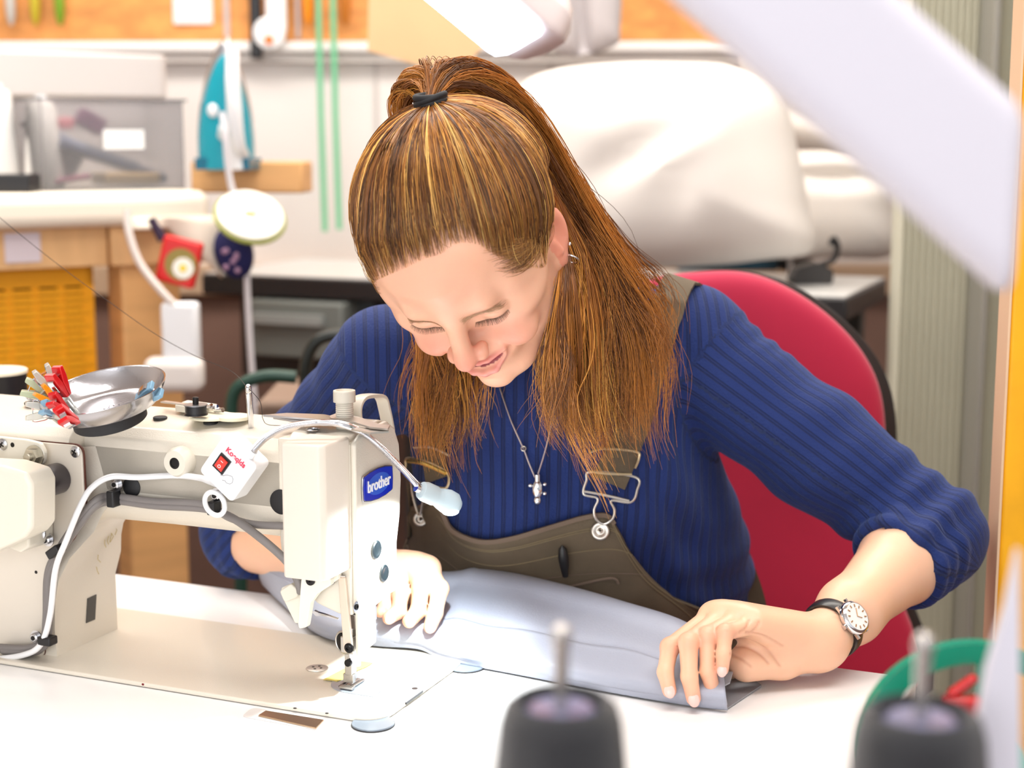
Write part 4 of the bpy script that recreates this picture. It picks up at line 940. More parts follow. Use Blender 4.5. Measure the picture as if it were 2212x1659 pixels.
# stack of big translucent lids and white tubs behind
TUB = mat('milky_plastic', (238, 232, 230), .4, trans=.25)
q = pz(115, 200, 3.1); 
for k, (a, b, lab) in enumerate(((0., .055, 'milky plastic tub, lowest of the stack behind the clear box'), (.058, .05, 'milky plastic tub in the middle of the stack'), (.111, .05, 'milky plastic tub below the lid of the stack'), (.164, .085, 'tall milky plastic box topping the stack, just under the wooden board'))):
    z0 = zi+.012+a+.02*0; o = obj('plastic_tub', prism(rpoly([(-.20, -.12), (.20, -.12), (.20, .12), (-.20, .12)], .03, 4), 0, b, 'xy'), TUB, label=lab, cat='tub', group='milky tubs stacked on the bench'); o.location = (q[0]-.03+.006*k, 3.12, z0); o.rotation_euler = (0, 0, ang); bevel(o, .006)
q = pz(20, 345, 2.6); o = obj('black_case', boxp((-.08, -.03, 0), (.045, .03, .030)), BLACKP, label='small black case at the left edge on the bench', cat='case'); o.location = (q[0]-.01, 2.62, zi+.012); bevel(o, .003)
q = pz(30, 250, 2.7)
for k, (dx, hgt, lab) in enumerate(((-.04, .17, 'white thread cone at the far left behind the black case'), (.035, .15, 'smaller white thread cone beside the clear box'))):
    o = thing('white_cone', lab, 'thread cone', (q[0]+dx, 2.74, zi+.012), 0, 'white thread cones on the bench'); obj('yarn', lathe([(.026, 0), (.034, .006), (.024, hgt-.01), (.018, hgt)], n=28), mat('white_yarn', (244, 240, 236), .8), o); obj('core', cyl((0, 0, hgt), (0, 0, hgt+.012), .010, 16), WHITEP, o)
# ---------------------------------------------------------------- tools hanging on the board
def hang(name, lab, cat, px0, py0, px1, py1, Y, m, th_=.006, bv=.003):
    a, b = pz(px0, py0, Y), pz(px1, py1, Y); o = obj(name, boxp((a[0], Y-th_, min(a[2], b[2])), (b[0], Y, max(a[2], b[2]))), m, label=lab, cat=cat); bevel(o, bv); return o
YH = YW-.03
hang('pinned_paper', 'white sheet of paper pinned to the wooden board beside the iron tip', 'paper', 368, -160, 460, 52, YH, mat('paper_white', (246, 238, 240), .7), .002, .0005)
hang('steel_ruler', 'narrow steel ruler hanging on the wooden board beside the paper', 'ruler', 478, -160, 497, 80, YH, mat('ruler_grey', (196, 180, 174), .4, .4), .002, .0005)
hang('steel_rod', 'thin grey rod hanging on the board left of the green cords', 'rod', 634, -160, 650, 84, YH, MATS['ruler_grey'], .006)
q = pz(583, 60, YH-.03); rt = thing('rotary_cutter', 'white and black rotary tool with an orange button hanging on the board', 'cutter', q)
obj('head', lathe([(.036, 0), (.038, .004), (.036, .016), (.03, .018)], (0, -1, 0), (.0, .0, -.012), 36), WHITEP, rt)
bevel(obj('grip', boxp((-.008, -.014, -.01), (.040, .0, .22)), WHITEP, rt), .006)
bevel(obj('blade_guard', boxp((-.046, -.008, -.07), (-.018, .006, .22)), BLACKP, rt), .006)
obj('hook', cyl((0, .028, .10), (0, .0, .10), .003, 8), STEEL, rt)
obj('button', lathe([(.011, 0), (.010, .005)], (0, -1, 0), (0, -.018, -.028), 20), mat('button_orange', (250, 120, 30), .4), rt)
for (px, c, lab) in ((75, (196, 176, 40), 'olive handled tool hanging at the upper left'), (128, (120, 160, 30), 'green handled tool hanging beside the olive one'), (665, (250, 150, 20), 'orange handled tool on the board left of the cords'), (745, (196, 116, 30), 'brown handled tool on the board right of the cords'), (22, (200, 196, 190), 'grey handled tool in the upper left corner')):
    q = pz(px, 6, YH-.02); o = obj('hand_tool', lathe([(.004, -.05), (.010, -.03), (.012, 0), (.009, .05), (.004, .06), (.003, .16)], n=14), mat('tool_%d' % px, c, .5), label=lab, cat='tool', group='tools hanging along the top'); o.location = q
for k, (a, b, c, lab) in enumerate(((684, 702, 500, 'left green cord hanging taut against the white wall'), (716, 733, 496, 'right green cord hanging taut against the white wall'))):
    o = obj('hanging_rope', sweep([pz(a, -150, YH-.08), pz((a+b)/2, c*.5, YH-.09), pz(b, c, YH-.1)], .0065, 8), mat('green_cord', (110, 196, 150), .6), label=lab, cat='cord', group='green cords on the back wall')
# brown paper template and grey cloth hanging
o = obj('paper_pattern', fixn(prism([(p[0], p[2]) for p in [pz(x, y, 3.0) for x, y in ((800, -120), (1120, -120), (1080, 60), (1000, 150), (900, 140), (795, 110))]], 2.99, 2.995, 'xz')), mat('kraft_paper', (228, 188, 142), .7, var=.04), label='brown kraft paper pattern hanging behind the ceiling lamp', cat='paper')
fx2 = pz(1260, 40, 3.2)
o = heap('hanging_cloth', 'grey cloth hanging from the board right of the lamp', [(1185, -140), (1330, -140), (1340, 60), (1325, 100), (1260, 118), (1200, 112), (1190, 40)], 3.3, .03, [(fx2[0], fx2[2], .1, .015, -.03)], seed=5)
o.data.materials.clear(); o.data.materials.append(mat('grey_cloth', (186, 180, 182), .8, bump=.1))
# black tubular stool frame at lower left
TUBE = mat('black_tube', (26, 32, 28), .35)
q1 = [pz(x, y, 2.3) for x, y in ((780, 728), (720, 724), (680, 742), (660, 790), (664, 850), (700, 900))]
st = thing('stool', 'black and dark green tubular stool behind the sewing table', 'stool', (pz(640, 900, 2.3)[0], 2.3, 0))
obj('back_tube', sweep(smoothpath(q1, 8), .0095, 10), TUBE, st, world=True)
q2 = [pz(x, y, 2.25) for x, y in ((640, 815), (580, 812), (530, 826), (505, 850), (500, 900), (508, 1000), (520, 1250), (520, 1700))]
obj('frame_tube', sweep(smoothpath(q2, 8), .0095, 10), mat('green_tube', (30, 66, 54), .35), st, world=True)
q3 = [pz(x, y, 2.35) for x, y in ((700, 900), (705, 1200), (705, 1750))]
obj('leg', sweep(q3, .0095, 10), TUBE, st, world=True)
bevel(obj('seat', boxp((-.06, .0, .80), (.16, .25, .84)), mat('seat_brown', (140, 116, 100), .7), st), .01)
# ---------------------------------------------------------------- red office chair
ch = thing('office_chair', 'crimson upholstered office chair with a black back shell', 'chair', (pz(1560, 1000, 1.90)[0], 1.84, 0))
CR = mat('crimson_fabric', (188, 30, 70), .85, bump=.25, bscale=700, var=.05, vscale=9, sheen=.25)
outl = [(1180, 1500), (1190, 1100), (1210, 850), (1290, 680), (1400, 605), (1520, 586), (1620, 590), (1710, 625), (1800, 690), (1865, 770), (1897, 860), (1905, 1000), (1912, 1200), (1925, 1500)]
def cushion(outline, Y, front, back, curve, shrink=1., name='backrest', m=None, sh=(0, 0)):
    P = np.array([pz(x, y, Y) for x, y in outline]); c = P.mean(0); sm = smoothpath(P, 5, closed=True); n = len(sm); R_ = 12; V = []; Fc = []
    for s in range(2):
        dp = front if s == 0 else back
        for r in range(R_+1):
            t = r/R_*PI/2
            for i in range(n):
                p = c+(sm[i]-c)*(math.cos(t)**.35 if r < R_ else 0.)*shrink
                V.append((p[0]+sh[0], Y+(-dp if s == 0 else dp)*math.sin(t)**.7+curve*((p[0]-c[0])/.2)**2, p[2]+sh[1]))
    for s in range(2):
        for r in range(R_):
            for i in range(n):
                j = (i+1) % n; a = s*(R_+1)*n+r*n; Fc.append((a+i, a+j, a+n+j, a+n+i))
    return obj(name, fixn((V, Fc)), m, ch, world=True, sharp=0)
cushion(outl, 1.91, .035, .02, -.025, 1., 'backrest', CR)
cushion([(x+(14 if x > 1500 else -14), y-2) for x, y in outl], 1.935, .012, .03, -.025, 1.015, 'back_shell', mat('shell_black', (36, 30, 30), .6), (.004, -.004))
obj('seat', prism(rpoly([(-.24, -.42), (.24, -.42), (.24, .05), (-.24, .05)], .08, 6), .42, .50, 'xy'), CR, ch); bevel(ch.children[-1], .02, 4)
obj('column', cyl((0, -.18, .08), (0, -.18, .42), .03, 20), BLACKP, ch)
obj('back_bar', boxp((-.03, .06, .40), (.03, .09, .75)), BLACKP, ch)
for k in range(5):
    a = k*2*PI/5; lg = obj('leg', sweep([(0, -.18, .10), (.28*math.cos(a), -.18+.28*math.sin(a), .065)], [.025, .014], 8), BLACKP, ch)
    obj('caster', ball((.28*math.cos(a), -.18+.28*math.sin(a), .028), (.028, .028, .028), 12, 8), BLACKP, lg)
# ---------------------------------------------------------------- lamps overhead
LH = mat('lamp_shell', (236, 226, 226), .4); GLOW = mat('lamp_tube', (255, 255, 255), .5, emit=(226, 238, 255), estr=5.5)
Yl = 1.95
a1, a2 = pz(1205, 85, Yl), pz(800, -260, Yl-.1)
la2 = thing('strip_lamp', 'white strip lamp with glowing tube above her head', 'lamp', a1)
d = a2-a1; Ld = np.linalg.norm(d); d /= Ld
up2 = np.array([.50, .62, .60]); up2 -= d*(up2@d); up2 /= np.linalg.norm(up2); sd = np.cross(d, up2)
sec = [(-.048, -.035), (-.052, .0), (-.04, .028), (0, .040), (.04, .028), (.052, 0), (.048, -.035)]
def lampsweep(sec, l0, l1, taper=True):
    P = [a1+d*(l0+(l1-l0)*t) for t in np.linspace(0, 1, 24)]
    rr = [math.sin(min(1, (i+.6)/3.2)*PI/2)**.6 for i in range(24)] if taper else [1]*24
    V = []; n = len(sec)
    for p, r in zip(P, rr): V += [p+up2*(b*r)+sd*(a*r) for a, b in sec]
    Fc = [(i*n+k, i*n+(k+1) % n, (i+1)*n+(k+1) % n, (i+1)*n+k) for i in range(23) for k in range(n)]
    return fixn((V, Fc+[tuple(range(n)), tuple((23*n+k) for k in range(n))]))
up2 = -up2 if up2[2] < 0 else up2
obj('housing', lampsweep(rpoly(sec, .01, 3), 0, Ld), LH, la2, world=True)
obj('glowing_tube', lampsweep(rpoly([(-.042, -.052), (.042, -.052), (.046, -.034), (-.046, -.034)], .008, 3), .028, Ld-.02), GLOW, la2, world=True)
obj('suspension_rod', cyl(a2-d*.05, (a2[0], a2[1], 2.75), .008, 12), LH, la2, world=True)
# out-of-focus pale tube in the foreground
Yf = .62
b1, b2 = pz(2150, 410, Yf), pz(1560, -125, Yf)
fl_ = thing('lamp_arm', 'large blurred lilac white lamp housing slanting down at the upper right', 'lamp', b1)
d = b2-b1; Ld = np.linalg.norm(d); d /= Ld; nrm = np.cross(d, np.array([0, 1., 0])); nrm /= np.linalg.norm(nrm)
secf = rpoly([(-.0265, -.016), (.0265, -.016), (.0265, .016), (-.0265, .016)], .012, 5)
XEND = pz(2184, 400, Yf)[0]; V = []; n = len(secf); P = [b1+d*.02+d*(Ld+.02)*t for t in np.linspace(0, 1, 16)]
LILAC = mat('lilac_white_shell', (232, 228, 238), .45)
for i, p in enumerate(P):
    for a, b in secf:
        sk = 0.03*(-a/.0265) if i == 0 else 0.
        s_ = ((XEND-p[0]-nrm[0]*a*1.04)/d[0]) if i == 0 else 0.
        V.append(p+nrm*a*1.08+np.array([0, 1., 0])*b+d*s_)
Fc = [(i*n+k, i*n+(k+1) % n, (i+1)*n+(k+1) % n, (i+1)*n+k) for i in range(15) for k in range(n)]
o = obj('housing', fixn((V, Fc+[tuple(range(n)), tuple(15*n+k for k in range(n))])), LILAC, fl_, world=True); bevel(o, .006, 3)
obj('suspension_rod', cyl(P[-1], (P[-1][0], P[-1][1], 2.75), .008, 12), LILAC, fl_, world=True)
# blurred pale sheet at the lower right
shp = [pz(x, y, .64) for x, y in ((2186, 1175), (2160, 1300), (2120, 1430), (2098, 1560), (2090, 1700), (2190, 1700))]
o = obj('hanging_sheet', fixn(prism([(p[0], p[2]) for p in shp], .63, .636, 'xz')), LILAC, label='blurred white sheet hanging at the lower right edge', cat='sheet')
# folded paper at the lower left corner of the table
pp = [atZ(x, y, TZ+.0012) for x, y in ((-80, 1615), (30, 1618), (110, 1620), (190, 1635), (215, 1650), (280, 1662), (280, 1760), (-80, 1760))]
o = obj('grey_paper', prism([(p[0], p[1]) for p in pp], TZ+.0003, TZ+.0012, 'xy'), mat('grey_paper', (222, 216, 218), .6), label='pale grey paper lying at the lower left on the white table', cat='paper')
# ================================================================ the woman
HR = np.array([[-0.915, -0.086, -0.395], [0.364, -0.602, -0.711], [-0.177, -0.794, 0.581]])
q_, r_ = np.linalg.qr(HR); HR = q_*np.sign(np.diag(r_)); HO = np.array([-.0313, 1.3567, 1.1310])
def hw(p): return np.asarray(p, float)@HR.T+HO            # head frame -> world  (x = her right, y = forward, z = up)
def wh(p): return (np.asarray(p, float)-HO)@HR
P_ = thing('person', 'woman in navy jumper and olive brown dungarees, brown ponytail, bent over the sewing machine', 'person', (.06, 1.66, 0))
SKIN = mat('skin', (236, 180, 150), .42, sss=.25, bump=.06, bscale=600, attr='col')
LIDZ = .024
def head_sdf(h=.0013):
    v = Vol((-.094, -.125, -.125), (.094, .135, .145), h)
    A = v.add; E = v.ell; Cp = v.cap
    A(E((0, -.010, .042), (.0745, .089, .081)), .001)
    A(E((0, .030, .056), (.064, .058, .056)), .02)
    A(E((0, .038, .0), (.058, .046, .062)), .02)
    for s in (-1, 1):
        A(Cp((s*.056, .0, -.010), (s*.050, .012, -.042), .016, .015), .02)      # ramus
        A(Cp((s*.048, .014, -.044), (s*.021, .070, -.062), .016, .0155), .018)
        A(Cp((s*.050, .042, .002), (s*.043, .044, -.036), .0155, .0150), .020)
        A(E((s*.053, .036, .030), (.0155, .030, .030)), .018)   # jaw
        A(E((s*.043, .058, .004), (.022, .020, .014)), .012)                     # cheekbone
        A(E((s*.036, .072, -.018), (.020, .017, .018)), .010)                    # cheek, smiling
    A(E((-.003, .079, -.064), (.020, .015, .014)), .014)
    A(E((0, .074, -.036), (.030, .024, .026)), .012)
    A(Cp((-.030, .0760, .036), (.030, .0760, .036), .0105, .0105), .010)             # brow
    A(Cp((0, .070, .060), (0, .076, .044), .022, .016), .014)
    for s in (-1, 1): v.sub(E((s*.031, .098, .0180), (.0170, .0135, .0090)), .009)
    for s in (-1, 1): v.sub(E((s*.016, .0985, .017), (.007, .011, .009)), .007)
    for s in (-1, 1):
        A(E((s*.031, .0710, .0180), (.0155, .0130, .0115)), .0022)               # lid over the eye ball
        v.sub(Cp((s*.017, .0850, .0115), (s*.031, .0860, .0090), .0010, .0010), .0014)
        v.sub(Cp((s*.031, .0860, .0090), (s*.045, .0790, .0130), .0010, .0010), .0014)
        v.sub(Cp((s*.019, .0860, .0245), (s*.031, .0880, .0270), .0012, .0014), .003)
        v.sub(Cp((s*.031, .0880, .0270), (s*.046, .0790, .0225), .0014, .0008), .003)
    # nose
    A(Cp((0, .082, .032), (0, .104, .000), .0078, .0085), .010)
    A(E((0, .1075, -.0055), (.0098, .0105, .0085)), .006)
    for s in (-1, 1):
        A(E((s*.0125, .0985, -.0085), (.0066, .0088, .0068)), .0045)
        v.sub(E((s*.0062, .1030, -.0165), (.0028, .0052, .0040)), .0015)
    A(E((0, .098, -.0165), (.004, .009, .004)), .005)
    # smile fold
    for s in (-1, 1): v.sub(Cp((s*.019, .0965, -.010), (s*.034, .083, -.034), .0012, .0014), .005)
    # mouth
    z0 = -.0345
    pass
    for s in (-1, 1):
        A(Cp((s*.0250, .0890, z0+.0085), (s*.0085, .0970, z0+.0062), .0014, .0022), .0022)
        A(Cp((s*.0085, .0970, z0+.0062), (0, .0980, z0+.0056), .0022, .0022), .0022)
        A(Cp((s*.0245, .0885, z0+.0048), (s*.010, .0970, z0-.0068), .0020, .0040), .0022)
        A(Cp((s*.010, .0970, z0-.0068), (0, .0985, z0-.0082), .0040, .0044), .0022)
        v.sub(E((s*.0285, .087, z0+.003), (.003, .004, .0025)), .004)
    for s in (-1, 1): v.sub(Cp((s*.0250, .0900, z0+.0056), (s*.011, .0985, z0+.0004), .0012, .0040), .0012); v.sub(Cp((s*.011, .0985, z0+.0004), (0, .1000, z0-.0006), .0040, .0042), .0012)
    v.sub(E((0, .100, z0-.0190), (.013, .006, .0035)), .005)
    A(E((0, .0925, z0-.030), (.0125, .0070, .0110)), .010)
    # neck
    A(Cp((0, -.030, -.020), (0, -.072, -.115), .050, .050), .02)
    # ears
    for s in (-1, 1):
        ca, sa = math.cos(.38), math.sin(.38)
        R = np.array([[ca, s*sa, 0], [-s*sa, ca, 0], [0, 0, 1]]).T
        t = .22; Rt = np.array([[1, 0, 0], [0, math.cos(t), -math.sin(t)], [0, math.sin(t), math.cos(t)]]); R = R@Rt
        e = E((s*.0745, .000, .002), (.0052, .0165, .0275), R)
        e = smin(e, E((s*.0705, .009, -.0235), (.0045, .0080, .0100), R), .005)
        e = smax(e, -E((s*.0815, .0025, .004), (.0060, .0105, .0190), R), .0025)
        e = smin(e, Cp((s*.0735, .008, .001), (s*.0745, .009, -.012), .0030, .0030), .003)
        A(e, .004)
    V, Fc = v.mesh(); V = lapsmooth(V, Fc, 1, .4); return V, Fc
HV, HF = head_sdf()
# lip, cheek and nose colouring belong to the skin itself
def skincol(V):
    x, y, z = V[:, 0], V[:, 1], V[:, 2]; base = np.array(srgb(238, 184, 154)[:3]); C = np.tile(base, (len(V), 1))
    z0 = -.0345
    def mix(w, col): 
        c = np.array(srgb(*col)[:3]); return C*(1-w[:, None])+c*w[:, None]
    ck = np.exp(-(((np.abs(x)-.036)/.018)**2+((z+.012)/.018)**2))*(y > .04)*.6; C = mix(ck, (232, 140, 122))
    ns = np.exp(-((x/.014)**2+((z+.006)/.013)**2))*(y > .09)*.65; C = mix(ns, (228, 128, 112))
    fh = np.exp(-((x/.04)**2+((z-.07)/.03)**2))*(y > .04)*.18; C = mix(fh, (232, 150, 130))
    er = (np.abs(x) > .0715)*(y < .018)*(y > -.04)*(z < .035)*(z > -.035)*.55; C = mix(er, (236, 132, 112))
    zu = z0+.0036-.0002; w = (np.abs(x) < .0262)
    up = np.exp(-((z-(z0+.0062+.0005*np.abs(x)/.01))/.0030)**4)*np.exp(-(x/.0245)**6)*(y > .086)
    lo = np.exp(-((z-(z0-.0084+(np.abs(x)/.025)**2*.0110))/.0038)**4)*np.exp(-(x/.0240)**6)*(y > .086)
    C = mix(np.clip(np.maximum(up, lo), 0, 1)*.6, (220, 116, 124))
    zc = z0+.0004+(np.abs(x)/.025)**2*.0058; ins = (np.abs(z-zc) < .0046)*(np.abs(x) < .0245)*(y > .075)*(y < .0965-.008*(np.abs(x)/.0245)**2); C = mix(ins*1., (130, 24, 40))
    return C
HC = skincol(HV)
def vtree(V, Fc): return BVHTree.FromPolygons([Vector(p) for p in V.tolist()], [tuple(f) for f in Fc.tolist()])
HT = vtree(HV, HF)
CH = np.array([0, -.012, .040])
def hrad(d, off=0.):
    d = np.asarray(d, float)/np.linalg.norm(d); o = CH+d*.25
    hit = HT.ray_cast(Vector(o), Vector(-d)); 
    return (CH+d*((np.array(hit[0])-CH)@d+off)) if hit[0] else CH+d*(.08+off)
def onhead(px, py):
    d = ray(px, py)@HR; d /= np.linalg.norm(d); o = (CAM-HO)@HR
    hit = HT.ray_cast(Vector(o), Vector(d)); return np.array(hit[0]) if hit[0] else None
# smooth cranium radius without ears for the hair
def cran(d):
    d = np.asarray(d, float); d = d/np.linalg.norm(d)
    def ell_hit(c, r):
        c, r = np.array(c), np.array(r); o = (CH-c)/r; k = d/r; a = k@k; b = 2*o@k; q = o@o-1; D = b*b-4*a*q
        return (-b+math.sqrt(D))/(2*a) if D > 0 else 0
    return max(ell_hit((0, -.010, .042), (.0745, .089, .081)), ell_hit((0, .030, .056), (.064, .058, .056)))
HAIRC = [srgb(92, 60, 34)[:3], srgb(138, 92, 50)[:3], srgb(176, 122, 62)[:3], srgb(212, 160, 86)[:3], srgb(238, 196, 120)[:3], srgb(110, 72, 42)[:3]]
HM = bpy.data.materials.new('hair'); HM.use_nodes = True
_b = HM.node_tree.nodes['Principled BSDF']; _a = HM.node_tree.nodes.new('ShaderNodeAttribute'); _a.attribute_name = 'col'; HM.node_tree.links.new(_a.outputs['Color'], _b.inputs['Base Color'])
_b.inputs['Roughness'].default_value = .38; _b.inputs['Specular IOR Level'].default_value = .55
def hcol(n, w=(.14, .24, .28, .18, .06, .10), rg=RNG):
    c = np.array(HAIRC)[rg.choice(6, n, p=np.array(w)/sum(w))]; return c*rg.uniform(.8, 1.2, (n, 1))
_t = next(q for q in (onhead(937, 232+4*k) for k in range(40)) if q is not None); _d = (_t-CH)/np.linalg.norm(_t-CH); TIE = CH+_d*(cran(_d)+.004); dT = (TIE-CH)/np.linalg.norm(TIE-CH)
# hairline: directions from CH by angle; z given as picture points for her left half, mirrored
HLp = [(.0106, .0752, .0921), (-.0061, .0727, .0958), (-.0205, .0690, .0945), (-.033, .0605, .0935), (-.0454, .0575, .084), (-.0540, .0590, .068), (-.060, .0540, .052), (-.0631, .0469, .0340), (-.064, .026, .008), (-.0703, .0120, .012), (-.075, -.002, .030),
  (-.075, -.025, .026), (-.074, -.045, .010), (-.066, -.070, -.010), (-.045, -.092, -.024), (0, -.100, -.030),
  (.045, -.092, -.024), (.066, -.070, -.010), (.074, -.045, .010), (.075, -.025, .026), (.075, -.002, .030), (.071, .012, .010), (.064, .028, .012), (.062, .045, .042), (.052, .0637, .066), (.032, .0715, .082)]
left = [np.array(p)-CH for p in HLp]
HL = [l/np.linalg.norm(l) for l in left]
HLs = smoothpath(HL, 12, closed=True); HLs /= np.linalg.norm(HLs, axis=1)[:, None]
seg_ = np.linalg.norm(np.roll(HLs, -1, 0)-HLs, axis=1); cum = np.concatenate([[0], np.cumsum(seg_)]); cum /= cum[-1]
def hldir(s):
    s = s % 1.; i = min(int(np.searchsorted(cum, s, 'right')-1), len(HLs)-1); f = (s-cum[i])/(cum[i+1]-cum[i]+1e-9)
    v = HLs[i]*(1-f)+HLs[(i+1) % len(HLs)]*f; return v/np.linalg.norm(v)
def slerp(a, b, t):
    w_ = math.acos(max(-1, min(1, float(a@b)))); return (math.sin((1-t)*w_)*a+math.sin(t*w_)*b)/max(math.sin(w_), 1e-6)
def capstrand(s, K=15, off=.004, j=0.):
    d0 = hldir(s); out = []
    for k in range(K):
        t = k/(K-1); d = slerp(d0, dT, t)
        vol = .0012+(off+.0050*math.sin(PI*min(1, t*1.1)))*min(1, t*6)
        r = cran(d)
        p = CH+d*(r+vol)
        if t < .12:
            q = hrad(d); rr = np.linalg.norm(q-CH); e = t/.12; p = CH+d*((rr+.0006)*(1-e)+(r+vol)*e) if abs(rr-r) < .02 else p
        out.append(p)
    return np.array(out)
# cap surface under the strands
nS = 120; capV = []; K = 15
for i in range(nS): capV += list(capstrand(i/nS, K, .002)-0)
capV = np.array(capV); capV = CH+(capV-CH)*.985
capF = np.array([(i*K+k, ((i+1) % nS)*K+k, ((i+1) % nS)*K+k+1, i*K+k+1) for i in range(nS) for k in range(4, K-1)])
capC = np.tile(np.array(srgb(112, 76, 46)[:3]), (len(capV), 1))
strs, cols, rads = [], [], []
rg = np.random.default_rng(11)
NCAP = 9000; NL = 2200
lock = rg.uniform(0, 1, NL); lockc = hcol(NL, (.18, .27, .26, .15, .06, .08), rg); lockj = rg.normal(0, .0018, NL); lockb = rg.normal(0, .010, NL)
for i in range(NCAP):
    li = rg.integers(NL); s = lock[li]+rg.normal(0, .0013); tr = capstrand(s, 15, .003+abs(lockj[li])+rg.uniform(-.001, .002))
    t_ = np.linspace(0, 1, 15); ph = rg.uniform(0, 6.28); amp = rg.normal(0, .0011)+lockb[li]*.22
    sd_ = np.cross(tr[8]-tr[6], tr[7]-CH); sd_ /= np.linalg.norm(sd_)+1e-9
    tr += sd_[None]*(amp*np.sin(t_*rg.uniform(3, 8)+ph)*np.sin(PI*t_))[:, None]
    tr[1:-1] += rg.normal(0, .0002, (13, 3))
    t0 = min(.5, rg.exponential(.085)); tr = np.stack([np.interp(np.linspace(t0, 1, 15), t_, tr[:, q]) for q in range(3)], 1)
    strs.append(tr); c0 = lockc[li]*rg.uniform(.7, 1.3)
    c0 = c0 if rg.random() < .8 else hcol(1, (.2, .2, .2, .2, .15, .05), rg)[0]; cols.append(c0*np.interp(t_, [0, .25, .6, 1], [.80, .86, 1.02, 1.18])[:, None]*np.array([1.1, .98, .80])); rads.append(np.interp(np.arange(15), [0, 1.5, 4, 14], [.00006, .0002, .00034, .0004]))  # darker roots; the gain towards the tie also paints in its golden sheen
for i in range(300):        # wisps along the hairline and temples
    s = rg.choice([rg.uniform(0, .30), rg.uniform(.70, 1.)]); d0 = hldir(s); p0 = hrad(d0, .0005)
    dd = slerp(d0, dT, rg.uniform(.12, .45)); p1 = CH+dd*(cran(dd)+rg.uniform(.004, .012)); side = rg.normal(0, .006, 3)
    t = np.linspace(0, 1, 15)[:, None]; pm = (p0+p1)/2+side; pm = CH+(pm-CH)/np.linalg.norm(pm-CH)*(cran(pm-CH)+rg.uniform(.002, .014))
    strs.append((1-t)**2*p0+2*t*(1-t)*pm+t*t*p1); cols.append(np.tile(hcol(1, (.05, .2, .3, .3, .15, 0), rg)[0], (15, 1))); rads.append(np.interp(np.arange(15), [0, 4, 14], [.00008, .00022, .0002]))

for k in range(300):        # baby hair over the temples, swept back to the ears
    sg = -1 if k % 3 else 1
    a = np.array((sg*rg.uniform(.046, .062), rg.uniform(.045, .062), rg.uniform(.045, .078))); b = np.array((sg*.074, rg.uniform(-.004, .010), rg.uniform(.015, .036)))
    p0 = hrad(a-CH, .0005); m = (a+b)/2+np.array([0, rg.uniform(-.006, .010), rg.uniform(-.014, .004)]); t = np.linspace(0, 1, 15)[:, None]
    crv = (1-t)**2*p0+2*t*(1-t)*m+t*t*b
    crv = np.array([CH+(c-CH)/np.linalg.norm(c-CH)*max(np.linalg.norm(hrad(c-CH)-CH)+.0008 if j < 11 else 0, np.linalg.norm(c-CH) if j >= 11 else 0) for j, c in enumerate(crv)])
    strs.append(crv); cols.append(np.tile(hcol(1, (.15, .35, .30, .12, .02, .06), rg)[0]*.95, (15, 1))); rads.append(np.interp(np.arange(15), [0, 4, 14], [.00006, .00020, .00020]))
# ================================================================ body under the clothes, arms and hands
def Pp(px, py, Y): return atY(px, py, Y)
SHL, ELL, WRL = Pp(1520, 790, 1.58), Pp(2012, 1152, 1.50), Pp(1772, 1382, 1.338)
SHR, ELR, WRR = Pp(838, 785, 1.545), Pp(532, 1150, 1.655), Pp(822, 1238, 1.475)
NB = np.array([.018, 1.50, 1.065])
def hand(v, W, joints, thumb, rads, palm_r=(.0125, .015), extra=()):
    """joints: five-finger hand; per finger MCP, PIP, DIP, tip"""
    for i, J in enumerate(joints):
        r = rads[i]; m, p, d, t = J
        v.add(v.cap(m, p, r*1.14, r*1.02), .0025 if i else .003)
        v.add(v.cap(p, d, r*1.03, r*.90), .0015); v.add(v.cap(d, t, r*.93, r*.80), .0015)
        v.add(v.ell(p, (r*1.06,)*3), .002)
    return v
def fingers(v, J, rads):
    """each finger is its own smooth chain; fingers only merge with the palm, not with each other"""
    ds = []
    for i, (m, p, d, t) in enumerate(J):
        r = rads[i]; q = v.cap(m, p, r*1.12, r*1.0); q = smin(q, v.cap(p, d, r*1.02, r*.88), .0025); q = smin(q, v.cap(d, t, r*.92, r*.80), .0025)
        q = smin(q, v.ell(p, (r*1.05,)*3), .003); ds.append(q)
    f = ds[0]
    for q in ds[1:]: f = np.minimum(f, q)
    return f
